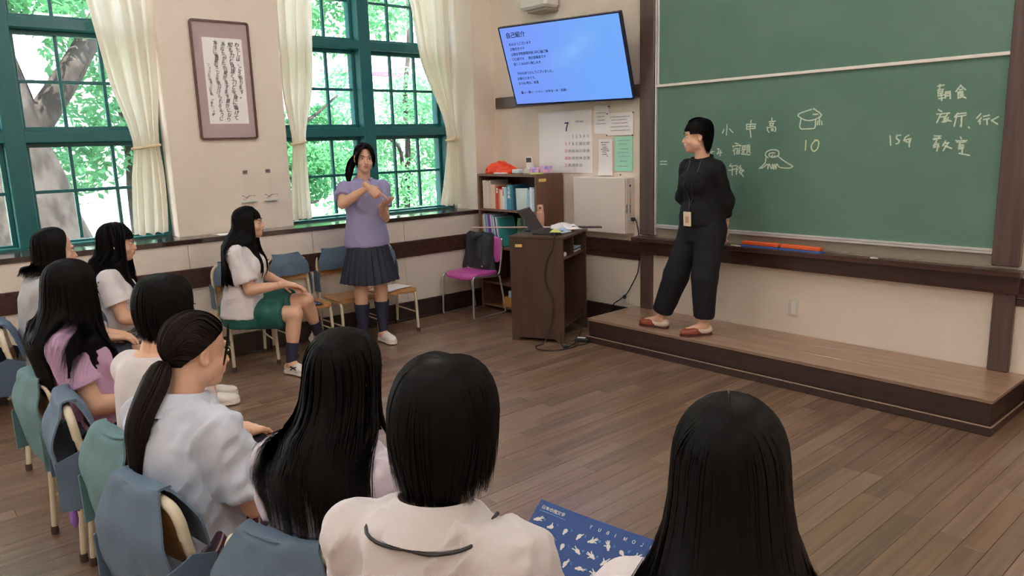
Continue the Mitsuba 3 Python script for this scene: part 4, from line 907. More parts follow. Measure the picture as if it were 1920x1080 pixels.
for i, (x, w, h, col, lb) in enumerate([(.165, .018, .29, (206, 196, 176), 'cream magazine at the left of the lower shelf'), (.187, .020, .30, (232, 230, 236), 'white magazine, second on the lower shelf'), (.212, .020, .295, (120, 170, 200), 'light blue magazine on the lower shelf'), (.236, .016, .29, (176, 196, 214), 'pale blue thin magazine beside the purple one'),
        (.258, .038, .295, (112, 60, 168), 'thick purple magazine on the lower shelf'), (.300, .018, .30, (226, 218, 232), 'white-lilac magazine right of the purple one'), (.322, .018, .29, (134, 190, 208), 'sky blue magazine on the lower shelf'), (.344, .014, .28, (232, 232, 238), 'thin white magazine after the sky blue one'), (.362, .016, .285, (84, 78, 150), 'indigo magazine on the lower shelf'),
        (.384, .018, .28, (228, 226, 222), 'white magazine leaning at the end of the lower shelf'), (.408, .016, .275, (70, 156, 160), 'teal magazine leaning right on the lower shelf')]):
    leaning(i, x, w, h, col, lb, 0.06 + 0.012 * i)
# clear and white things at the right of the upper shelf
M('mat_clear_white', rgb(srgb(206, 222, 222)), 0.3, two=True); M('mat_pale_blue', rgb(srgb(180, 206, 226)), 0.5)
k = thing('plastic_file', 'pale grey plastic file box leaning on the upper shelf', 'file box')
v, f = prism([(0, 0), (.135, 0), (.150, .20), (-.012, .195)], 0, .012); add('front_panel', xf((v, f), frame_of((.625, by0 + .06, S1), (1, 0, 0), (0, 0, 1))), 'mat_clear_white', k); add('body', xf(prism([(0, 0), (.135, 0), (.140, .12), (-.006, .12)], -.18, -.001), frame_of((.625, by0 + .06, S1), (1, 0, 0), (0, 0, 1))), 'mat_clear_white', k)
for i, (x, h, w, c) in enumerate(((.79, .19, .034, (150, 190, 214)), (.826, .21, .026, (226, 236, 244)), (.855, .20, .03, (196, 212, 228)))): book(x, w, S1, h, .18, c, ('light blue box file near the right end of the upper shelf', 'white box file second from the right end', 'grey-blue file at the right end of the upper shelf')[i])
# plant-like green book display on the lower shelf
k = thing('picture_book', 'dark picture book with a green leafy cover lying against the shelf back', 'book'); M('mat_leafy', mikit.proc(lambda p, n, uv: mix((0.01, 0.02, 0.01), (0.06, 0.22, 0.05), smoothstep(0.5, 0.62, fbm(p.x * 30, p.z * 30, 2.0, 3)))), 0.4)
add('cover', xf(box((0, 0, 0), (.26, .012, .27), .002), mat((.50, -0.22, .622), 0, -0.12)), 'mat_leafy', k); add('pages', xf(box((.004, .012, .004), (.256, .022, .266), .001), mat((.50, -0.22, .622), 0, -0.12)), 'mat_paper', k)
# bottom compartment things
k = thing('storage_box', 'low wooden box on the floor shelf of the bookcase', 'box'); add('body', box((.42, -.34, .062), (.90, -.06, .15), .003), 'mat_plywood', k)
k = thing('paper_stack', 'white paper bundle on top of the low wooden box', 'papers'); add('sheets', box((.50, -.33, .151), (.80, -.10, .215), .003), 'mat_pale_blue', k)
k = thing('grey_pouch', 'rolled grey cloth lying on the paper bundle', 'cloth'); add('roll', tube(spline([(.54, -.25, .245), (.66, -.24, .248), (.78, -.25, .243)], 12), [.02, .026, .028, .029, .03, .03, .03, .03, .029, .028, .026, .02], 14), 'mat_kick', k, smooth=True)

# on the bookcase
M('mat_orange_bag', rgb(srgb(240, 70, 30)), 0.5, sheen=0.3)
F = Field((.14, -.36, 1.29), (.66, -.05, 1.50), 0.006)
F.ell((.30, -.20, 1.325), (.105, .11, .075)); F.ell((.40, -.22, 1.315), (.11, .09, .05), None, .03); F.ell((.24, -.23, 1.32), (.07, .08, .055), None, .03)
sl, p = F.block((.1, -.4, 1.2), (.7, 0, 1.6)); F.cut(sl, p[..., 2] - 1.302, .006)
k = thing('orange_bag', 'crumpled bright orange cloth bag on top of the bookcase', 'bag'); add('cloth', wrinkle(F.mesh(), .028, 16, 5), 'mat_orange_bag', k, smooth=True)
add('drawstring', tube(spline([(.21, -.30, 1.34), (.235, -.315, 1.335), (.25, -.31, 1.315)], 10), .005, 6), 'mat_black', k)
k = thing('paper_slip', 'white papers lying before the orange bag on the bookcase', 'papers'); add('sheets', xf(box((-.07, -.03, 0), (.07, .03, .012), .002), mat((.42, -.30, 1.301), .1)), 'mat_paper', k)
k = thing('desk_thermometer', 'white digital thermometer standing on the bookcase', 'thermometer')
add('casing', xf(box((-.036, 0, 0), (.036, .016, .12), .006), mat((.665, -.17, 1.33), 0.25, .12)), 'mat_white', k); M('mat_lcd', rgb(srgb(70, 84, 78)), 0.2)
add('display', xf(box((-.027, -.002, .07), (.027, .002, .112), .001), mat((.665, -.17, 1.33), 0.25, .12)), 'mat_lcd', k)
v, f = prism([(-.05, 0), (.05, 0), (.02, .05), (-.02, .05)], 0, .05); add('stand', xf((v, f), mat((.665, -.205, 1.301), .25) @ frame_of((0, .05, 0), (1, 0, 0), (0, 0, 1))), 'mat_white', k)
M('mat_pinkbox', mikit.proc(lambda p, n, uv: mix(srgb(236, 176, 206), srgb(150, 150, 226), smoothstep(.45, .6, fbm(p.x * 40, p.z * 40, p.y * 40, 2)))), .5); M('mat_yellowgreen', rgb(srgb(222, 228, 130)), .5)
k = thing('tissue_pack', 'small pink and violet printed pack on the bookcase', 'pack'); add('body', xf(box((-.05, -.03, 0), (.05, .03, .055), .008), mat((.775, -.20, 1.301), .2)), 'mat_pinkbox', k)
k = thing('tissue_pack', 'larger pink printed pack nearest the calendar', 'pack'); add('body', xf(box((-.045, -.04, 0), (.045, .04, .068), .008), mat((.875, -.17, 1.301), -.1)), 'mat_pinkbox', k)
k = thing('sticky_notes', 'flat yellow-green pad at the bookcase edge', 'notepad'); add('pad', xf(box((-.05, -.035, 0), (.05, .035, .012), .001), mat((.865, -.27, 1.301), .1)), 'mat_yellowgreen', k)
k = thing('clear_case', 'clear plastic pencil case beside the thermometer', 'case'); add('body', xf(box((-.05, -.03, 0), (.05, .03, .04), .008), mat((.58, -.24, 1.301), .05)), 'mat_clear_white', k)

# podium
PM = frame_of((1.250, -0.952, 0), (0.908, 0.419, 0), (-0.419, 0.908, 0)); PW, PD = .45, .58
pod = thing('podium', 'dark brown wooden podium with open shelves on its right side', 'podium')
foot = shapely.Polygon([(0, 0), (.05, 0), (.075, .028), (PW - .075, .028), (PW - .05, 0), (PW, 0), (PW, .832), (0, .832)])
add('front_panel', xf(prism(foot, -.02, 0), PM @ frame_of((0, 0, 0), (1, 0, 0), (0, 0, 1))), 'mat_podium', pod)
add('back_panel', xf(prism(foot, -PD, -PD + .02), PM @ frame_of((0, 0, 0), (1, 0, 0), (0, 0, 1))), 'mat_podium', pod)
add('side_panel', xf(box((0.002, .02, .03), (.02, PD - .02, .832), .002), PM), 'mat_podium', pod)
add('top', xf(box((-.008, -.006, .832), (PW + .012, PD + .006, .852), .003), PM), 'mat_podium', pod)
add('shelf', xf(box((.02, .02, .665), (PW - .005, PD - .02, .683), .002), PM), 'mat_podium', pod)
add('divider', xf(box((.02, .275, .683), (PW - .012, .293, .832), .002), PM), 'mat_podium', pod)
add('lower_shelf', xf(box((.02, .02, .10), (PW - .03, PD - .02, .118), .002), PM), 'mat_podium', pod)
lb = add('label', xf(box((.055, -.022, .765), (.115, -.019, .79), .001), PM), 'mat_label', pod)
PT = lambda x, y, z: (PM @ np.array([x, y, z, 1.0]))[:3]
# laptop: hinge towards the left, open to the right
LM = PM @ mat((.155, .10, .853), math.radians(4))
lp = thing('laptop', 'dark grey laptop open on the podium, seen from behind its lid', 'laptop'); M('mat_laptop', rgb((0.03, 0.033, 0.04)), .35); M('mat_keys', rgb((0.012, 0.012, 0.013)), .5)
add('base', xf(box((0, 0, 0), (.215, .31, .016), .003), LM), 'mat_laptop', lp); add('keyboard', xf(box((.03, .02, .016), (.13, .29, .018), .001), LM), 'mat_keys', lp)
lid = LM @ mat((.0, 0, .014), 0, 0, math.radians(-34)); add('lid', xf(box((-.006, 0, 0), (.002, .31, .215), .002), lid), 'mat_laptop', lp); add('display', xf(box((.002, .01, .012), (.003, .30, .205), .0005), lid), 'mat_keys', lp)
k = thing('water_bottle', 'pink slim water bottle standing at the back of the podium', 'bottle'); M('mat_bottle', rgb(srgb(214, 160, 140)), .35)
pb = PT(.065, .52, .852); ang_ = np.array
prof = [(0, .0), (.030, .0), (.032, .006), (.032, .13), (.029, .145), (.027, .15)]; v = trimesh.creation.revolve(np.array(prof + [(0, .15)]), sections=28); add('body', (vf(v)[0] + pb, vf(v)[1]), 'mat_bottle', k, smooth=40)
v = trimesh.creation.revolve(np.array([(0, .15), (.027, .15), (.027, .19), (.022, .202), (0, .203)]), sections=28); cp = add('cap', (vf(v)[0] + pb, vf(v)[1]), 'mat_bottle', k, smooth=40)
d_ = unit(EYE - pb)[:2] / np.linalg.norm(unit(EYE - pb)[:2]); add('button', xf(box((-.008, -.004, .170), (.008, .004, .185), .003), mat((pb[0] + .6 * .028, pb[1] - .75 * .028, pb[2]), math.radians(35))), 'mat_shelf_dark', cp)
k = thing('pointer_stick', 'long pale pointer stick lying across the podium top', 'pointer'); M('mat_stick', rgb(srgb(206, 184, 176)), .4); M('mat_stick_dark', rgb(srgb(60, 40, 44)), .4)
s0, s1 = np.array([1.592, -.238, .876]), np.array([.689, -.883, .876]); add('shaft', tube([s0 + (s1 - s0) * t for t in (.22, .6, 1)], [.008, .0075, .006], 10), 'mat_stick', k, smooth=40); add('grip', tube([s0, s0 + (s1 - s0) * .22], .009, 10), 'mat_stick_dark', k, smooth=40)
k = thing('folder', 'dark blue folder on the podium left of the laptop', 'folder'); M('mat_folder', rgb(srgb(60, 80, 112)), .4); add('cover', xf(box((.01, .30, .853), (.15, .50, .866), .002), PM), 'mat_folder', k)
k = thing('loose_papers', 'crumpled white papers and handout on the podium right of the laptop', 'papers')
a, b = np.meshgrid(np.linspace(0, 1, 9), np.linspace(0, 1, 9), indexing='ij')
for (x, y, r, sz, m, h) in ((.285, .36, .3, .17, 'mat_paper', .07), (.31, .25, -.2, .13, 'mat_pale_blue', .02), (.36, .41, .8, .12, 'mat_paper', .04), (.33, .14, .1, .09, 'mat_yellowgreen', .006)):
    P = np.stack([(a - .5) * sz, (b - .5) * sz * 1.3, .004 + h * np.clip(b - .35, 0, 1) ** 1.2 + .012 * np.sin(a * 5 + x * 40) * b], -1); q = thick(P, .0015); add('sheet', xf(q, PM @ mat((x + .02, y, .868 if sz < .13 and m != 'mat_yellowgreen' else .856 if m != 'mat_yellowgreen' else .872), r)), m, k)
k = thing('notebook', 'blue-white notebooks on the podium shelf', 'notebook')
for i in range(3): add('cover', xf(box((.20, .33 + .01 * i, .684 + .012 * i), (.42, .52, .694 + .012 * i), .001), PM @ mat((0, 0, 0), 0)), ('mat_paper', 'mat_folder', 'mat_pale_blue')[i], k)
k = thing('chalk_box', 'small white box with dark print on the podium shelf', 'box'); add('body', xf(box((.34, .06, .684), (.43, .14, .715), .003), PM), 'mat_paper', k); add('print', xf(box((.35, .0585, .69), (.42, .06, .708), .0005), PM), 'mat_ink', k)
# cords
k = thing('power_cable', 'dark power cord hanging down the podium and looping on the floor', 'cord')
q = [PT(.335, .11, .866), PT(.37, .03, .872), PT(.385, -.012, .85), PT(.37, -.016, .76), PT(.32, -.012, .66), PT(.30, -.010, .52), PT(.33, -.012, .42), PT(.365, -.014, .34), PT(.36, -.018, .22), PT(.335, -.03, .10), PT(.30, -.07, .012), PT(.27, -.16, .006), PT(.34, -.24, .006), PT(.47, -.21, .006), PT(.56, -.08, .006), PT(.55, .05, .006)]
add('cord', tube(spline(q, 80), .0045, 7), 'mat_black', k, smooth=True)
add('adapter', xf(box((-.055, -.025, 0), (.055, .025, .032), .008), mat(tuple(PT(.56, .10, .001)), .5)), 'mat_black', k); add('adapter_label', xf(box((-.035, -.016, .0322), (.03, .016, .0332), .0003), mat(tuple(PT(.56, .10, .001)), .5)), 'mat_paper', k)
k = thing('power_cable', 'black cord lying around the right foot of the podium', 'cord')
q = [PT(.44, .40, .15), PT(.49, .30, .06), PT(.50, .20, .006), PT(.53, .02, .007), PT(.50, -.12, .006), PT(.44, -.06, .03), PT(.425, .03, .10), PT(.44, .02, .006), PT(.58, -.02, .006), PT(.64, .10, .006)]
add('cord', tube(spline(q, 60), .004, 7), 'mat_black', k, smooth=True); add('plug', xf(box((-.02, -.012, 0), (.02, .012, .02), .005), mat(tuple(PT(.50, -.11, .001)), .8)), 'mat_black', k)

# pink chair with a jacket
M('mat_pink_vinyl', rgb(srgb(206, 92, 176)), .35, clearcoat=.3); M('mat_chrome', rgb((.7, .7, .72)), .22, metallic=.9); M('mat_jacket', mikit.proc(lambda p, n, uv: mix((.012, .014, .018), (.022, .025, .032), fbm(p.x * 12, p.y * 12, p.z * 4))), .7, sheen=.2)
pc = thing('pink_chair', 'chrome sled-base chair with pink seat and back beside the podium', 'chair')
CM = mat((.265, -.555, 0), math.radians(184)); r = .0105
for s in (-1, 1):
    P = spline([(s * .20, -.19, .71), (s * .205, -.185, .60), (s * .205, -.16, .45), (s * .205, -.14, .39), (s * .205, -.10, .372), (s * .205, .10, .385), (s * .205, .165, .392), (s * .206, .19, .37), (s * .208, .195, .30), (s * .212, .205, .06), (s * .212, .20, .022), (s * .212, .175, .0105), (s * .212, 0, .0105), (s * .212, -.17, .0105), (s * .212, -.205, .02), (s * .210, -.20, .06), (s * .206, -.15, .34), (s * .205, -.135, .375)], 70)
    add('frame', xf(tube(P, r, 10), CM), 'mat_chrome', pc, smooth=True)
def pad(w, d, t, bend):
    v, f = trimesh.remesh.subdivide_to_size(*vf(trimesh.creation.box((w, d, t))), .03); q = v / np.array([w, d, t]) * 2; n = (np.abs(q) ** 5).sum(1) ** .2; v = q / np.maximum(n, 1e-6)[:, None] * np.abs(q).max(1)[:, None] * np.array([w, d, t]) / 2; v[:, 2] += bend * (v[:, 0] / w * 2) ** 2; return v, f
sv, sf = pad(.40, .37, .045, 0.0); sv[:, 2] -= .022 * np.clip((sv[:, 1] - .10) / .08, 0, 1) ** 2; add('seat', xf((sv, sf), CM @ mat((0, .02, .398))), 'mat_pink_vinyl', pc, smooth=40)
bv, bf = pad(.41, .25, .035, .012); add('backrest', xf((bv, bf), CM @ mat((0, -.175, .60), 0, math.radians(96))), 'mat_pink_vinyl', pc, smooth=40)
jk = thing('dark_jacket', 'dark suit jacket draped over the back of the pink chair', 'jacket')
F = Field((-.12, -.80, .36), (.60, -.20, .86), .007)
F.loft(np.array([.20, -.372, .395]), facing(270), [(0, .22, .075, .05), (.10, .205, .06, .035), (.22, .17, .055, .02), (.31, .15, .05, .0), (.345, .12, .045, -.01)], 0)
F.cone((.065, -.40, .70), (.035, -.45, .43), .05, .045, .03); F.cone((.30, -.40, .70), (.335, -.45, .47), .045, .05, .03); F.cone((.25, -.43, .70), (.27, -.475, .54), .03, .038, .02)
F.blur(.6); add('body', wrinkle(F.mesh(), .03, 10, 8, np.eye(3), (1, 1, .22)), 'mat_jacket', jk, smooth=True)
P = spline([(.10, -.40, .745), (.15, -.455, .735), (.20, -.465, .70), (.235, -.46, .735), (.285, -.40, .75)], 20); add('collar', tube(P, np.interp(np.linspace(0, 1, 20), [0, .2, .5, .8, 1], [.012, .026, .022, .026, .012]), 10), 'mat_jacket', jk, smooth=True)
M('mat_button', rgb(srgb(196, 186, 176)), .4); add('button', tube([(.345, -.505, .455), (.345, -.512, .455)], .008, 10), 'mat_button', jk)
add('lining_edge', tube(spline([(.10, -.485, .425), (.16, -.50, .412), (.24, -.505, .408)], 14), .006, 6), 'mat_button', jk, smooth=True)
# ---------------------------------------------------------------- chairs
M('mat_ivory_tube', rgb(srgb(222, 212, 188)), 0.25, clearcoat=0.4)
M('mat_ply_seat', mikit.proc(lambda p, n, uv: mix(srgb(166, 112, 62), srgb(196, 144, 92), fbm(p.x * 60, p.y * 9, p.z * 9, 3))), 0.25, clearcoat=0.4)
M('mat_rubber', rgb(srgb(66, 50, 44)), 0.7)
def cloth_mat(name, c, amp=0.12):
    c = np.array(srgb(*c)); return M(name, mikit.proc(lambda p, n, uv: mi.Color3f(*c.tolist()) * (1 - amp + 2 * amp * fbm(p.x * 8, p.y * 8, p.z * 8, 3)) * (0.94 + 0.12 * noise(p.x * 700, p.y * 700, p.z * 700))), 0.72, sheen=0.2)
cloth_mat('mat_cover', (88, 108, 128)); cloth_mat('mat_cover_green', (92, 126, 130)); cloth_mat('mat_cover_dark', (66, 84, 108))
scene_chair = {}
def chair_parts():
    tub = {}
    r = 0.0125; side = []
    for q in (-1, 1):
        side.append(tube(spline([(q * .172, -.205, 0.02), (q * .172, -.192, .2), (q * .170, -.185, .38), (q * .168, -.20, .52), (q * .166, -.222, .64)], 14), r, 10))
        side.append(tube(spline([(q * .162, .185, 0.02), (q * .160, .172, .24), (q * .159, .165, .325), (q * .159, .145, .352), (q * .160, .10, .357), (q * .165, -.1, .350), (q * .17, -.185, .345)], 22), r, 10))
    side.append(tube(spline([(-.166, -.222, .635), (-.158, -.229, .69), (-.122, -.234, .722), (0, -.236, .730), (.122, -.234, .722), (.158, -.229, .69), (.166, -.222, .635)], 26), 0.0145, 10))
    side.append(tube([(-.16, .14, .345), (.16, .14, .345)], 0.009, 8)); side.append(tube([(-.17, -.186, .33), (.17, -.186, .33)], 0.009, 8))
    for q in (-1, 1): side.append(tube([(q * .168, -.193, .17), (q * .161, .174, .17)], 0.006, 6))
    tub['frame'] = (cat_mesh(side), 'mat_ivory_tube', 40)
    for n, (x, y) in enumerate(((-.172, -.206), (.172, -.206), (-.162, .186), (.162, .186))):
        tub[f'foot{n}'] = (tube([(x, y, 0), (x, y, .004), (x, y, .035)], [0.014, 0.0155, 0.0150], 10), 'mat_rubber', 40)
    # seat: rounded plywood, dished a little
    v, f = prism(rrect(-.182, -.175, .182, .185, .05).buffer(0), 0, .012); v = trimesh.remesh.subdivide_to_size(v, f, 0.06); v, f = v[0], v[1]
    v = v + np.stack([0 * v[:, 0], 0 * v[:, 0], .366 - .010 * np.exp(-((v[:, 0] / .12) ** 2 + ((v[:, 1] + .03) / .12) ** 2)) - 0.012 * np.clip((v[:, 1] - .13) / .05, 0, 1) ** 2], 1)
    tub['seat'] = ((v, f), 'mat_ply_seat', 40)
    # curved plywood backrest
    a, b = np.linspace(-1, 1, 15), np.linspace(0, 1, 9)
    A, Bb = np.meshgrid(a, b, indexing='ij'); w = np.interp(Bb, [0, .55, .8, 1], [.150, .166, .150, .105])
    P = np.stack([A * w, -.196 - .040 * Bb - .012 * (1 - A ** 2) + .004, .545 + .175 * Bb - .004 * A ** 2], -1)
    tub['backrest'] = (thick(P, .011), 'mat_plywood', 45)
    return tub
CH = chair_parts()
def cover_mesh(seed, back=.345, front=.155, bulge=.02, skew=0.0, flap=0.0):
    rng = np.random.default_rng(seed); V = []
    # front hem -> over the top -> back hem: (y, z, half width)
    pr = [(-.150, .735 - front, .168), (-.158, .66, .166), (-.186, .715, .128), (-.208, .744, .112), (-.236, .750, .110), (-.262, .742, .114), (-.276, .70, .140), (-.276 - bulge, .62, .175), (-.262 - bulge, .50, .178), (-.245 - bulge * .6, .735 - back, .172)]
    C = spline([(p[0], p[1], p[2]) for p in pr], 40); a = np.linspace(-1, 1, 21)
    P = np.zeros((40, 21, 3))
    for i, (y, z, w) in enumerate(C):
        s = i / 39; x = a * w
        P[i, :, 0] = x + skew * (z - .73) ; P[i, :, 1] = y + .012 * a ** 2 * (1 if y < -.22 else -1) ; P[i, :, 2] = z - .006 * (1 - a ** 2) * math.sin(s * 3.1) - 0.008 * math.sin(3 * a[3] + s)
    n = meshkit.fbm(P * [9, 9, 7] + seed * 3.3, 3, seed) - 0.5; n2 = np.abs(meshkit.noise(P * [16, 4, 9] + seed, seed + 3) - .5)
    P[:, :, 1] += np.where(np.arange(40)[:, None] > 20, -1, 1) * (n * .030 + n2 * -.014)
    m = thick(P, .006); out = [m]
    # side bands that hold it to the tubes
    for q in (-1, 1):
        z = np.linspace(.60, .735 - back + .02, 8); yy = np.linspace(-.150, -.275 - bulge * .8, 7); S = np.zeros((8, 7, 3))
        for i, zz in enumerate(z): S[i, :, 0] = q * (.178 + .010 * np.sin(np.linspace(0, 3.1, 7))) + skew * (zz - .73); S[i, :, 1] = yy - .012 * i / 7 * 0; S[i, :, 2] = zz - .03 * np.abs(np.linspace(-1, 1, 7)) * (i == 0)
        S[:, :, 0] += q * (meshkit.noise(S * 12 + seed, seed) - .5) * .012
        out.append(thick(S, .005))
    return cat_mesh(out)
def chair(x, y, deg, label, cover='mat_cover', seed=1, group='school chairs with hood covers', **kw):
    k = thing('school_chair', label, 'chair', group); Mx = mat((x, y, 0), math.radians(deg - 90)); tw = T(Mx)
    if not scene_chair:
        for n, (m, b, sm) in CH.items(): scene_chair[n] = mikit.ply(m, b, smooth=sm)
    for n, d in scene_chair.items():
        nm = n.rstrip('0123'); kk = newkey(f'{k}__{nm}'); scene[kk] = {**d, 'to_world': tw}
    if cover: add('fabric_cover', xf(cover_mesh(seed, **kw), Mx), cover, k, smooth=50)
    return k
chair(0.235, -1.46, 356, 'school chair holding a white paper, right of the standing student', seed=1)
chair(0.235, -1.85, 358, 'school chair behind the standing student', seed=2)
chair(0.235, -2.275, 0, 'school chair with a dark blue sheet on its seat, by the window wall', seed=3)
chair(0.26, -2.74, 352, 'school chair under the student in the green skirt', seed=4)
chair(0.235, -4.42, 2, 'school chair at the left edge against the wall', seed=5, cover=None)
chair(0.93, -3.66, 72, 'school chair of the student in the white polo and plaid skirt', 'mat_cover_dark', seed=6)
chair(1.20, -4.14, 82, 'school chair of the student in the grey jacket', 'mat_cover_dark', seed=7)
chair(2.345, -4.19, 96, 'school chair of the student in the pink polo, green cover', 'mat_cover_green', seed=8)
chair(2.79, -4.17, 84, 'empty school chair with a red pouch on its seat', 'mat_cover', seed=9, back=.36, bulge=.03)
chair(3.25, -4.14, 97, 'school chair with a teal cover, of the student in the cream top', 'mat_cover_green', seed=10)
chair(3.68, -4.19, 102, 'school chair of the ponytail student, large blue-grey cover in the lower left', 'mat_cover', seed=11, back=.37)
chair(4.16, -4.065, 114, 'school chair of the student with the lilac shirt, blue cover at the bottom edge', 'mat_cover', seed=12)
chair(4.63, -4.10, 119, 'school chair of the student with the bob', 'mat_cover', seed=13)
chair(5.09, -3.88, 125, 'school chair of the student at the right end of the seats', 'mat_cover', seed=14)
# ---------------------------------------------------------------- the people
M('mat_white_shirt', rgb(srgb(228, 222, 226)), 0.7, sheen=0.05)
M('mat_cream_shirt', rgb(srgb(212, 205, 206)), 0.7, sheen=0.05)
M('mat_lilac_shirt', rgb(srgb(218, 207, 222)), 0.7, sheen=0.05)
M('mat_pale_blue_shirt', rgb(srgb(200, 208, 224)), 0.7, sheen=0.05)
M('mat_lavender_polo', rgb(srgb(152, 148, 190)), 0.75, sheen=0.05)
M('mat_pink_polo', rgb(srgb(196, 158, 192)), 0.75, sheen=0.05)
M('mat_grey_jacket', rgb(srgb(176, 176, 180)), 0.6, sheen=0.3)
M('mat_green_skirt', rgb(srgb(14, 84, 78)), 0.55)
M('mat_navy_skirt', rgb(srgb(22, 26, 42)), 0.7)
M('mat_navy', rgb(srgb(26, 28, 52)), 0.7)
M('mat_black_cloth', mikit.proc(lambda p, n, uv: mix((0.006, 0.0065, 0.008), (0.011, 0.0115, 0.0135), fbm(p.x * 7, p.y * 7, p.z * 3))), 0.7, specular=0.15)
M('mat_black_trouser', mikit.proc(lambda p, n, uv: mix((0.007, 0.0075, 0.010), (0.013, 0.0135, 0.017), fbm(p.x * 9, p.y * 9, p.z * 2))), 0.7, specular=0.15)
M('mat_shoe_white', rgb(srgb(236, 230, 226)), 0.5)
M('mat_tan_leather', rgb(srgb(140, 66, 46)), 0.35)
M('mat_sole_brown', rgb(srgb(70, 40, 32)), 0.5)
M('mat_sock_white', rgb(srgb(236, 220, 208)), 0.8)
def plaid(name, deg, base, c1, c2, s=0.07):
    f = ang(deg); r = np.array([f[1], -f[0], 0])
    def fn(p, n, uv):
        a = (p.x * float(r[0]) + p.y * float(r[1])) / s; b = ((p.x * float(f[0]) + p.y * float(f[1])) * 0.8 - p.z * 0.8) / s
        def band(t, c, w): u = dr.abs(t - dr.floor(t) - c); return smoothstep(w + 0.03, w, u)
        k1 = 0.5 * (band(a, 0.5, 0.2) + band(b, 0.5, 0.2)); k2 = dr.maximum(band(a, 0.5, 0.028), band(b, 0.5, 0.028)); k3 = dr.maximum(band(a, 0.04, 0.04), band(b, 0.04, 0.04))
        return mix(mix(mix(base, c1, k1), c2, k2 * 0.75), c2, 0.4 * k3)
    return M(name, mikit.proc(fn), 0.75)
plaid('mat_plaid_grey', 75, srgb(40, 38, 44), srgb(108, 102, 98), srgb(180, 172, 158))
plaid('mat_plaid_red', 108, srgb(36, 30, 46), srgb(92, 40, 62), srgb(200, 190, 196), 0.06)
plaid('mat_plaid_navy', 95, srgb(22, 24, 40), srgb(34, 38, 60), srgb(120, 124, 150), 0.06)
plaid('mat_plaid_navy_2', 118, srgb(22, 24, 40), srgb(34, 38, 60), srgb(120, 124, 150), 0.06)

rest_hand = lambda B, q, curl=0.35, f=(0, 1, -0.15), p=(0, 0, -1): dict(fwd=B @ np.array([f[0] * q, f[1], f[2]]), palm=B @ np.array(p, float), side=q * -1, curl=curl)
LONG = [(0, -0.40), (60, -0.42), (120, -0.40), (180, -0.38)]

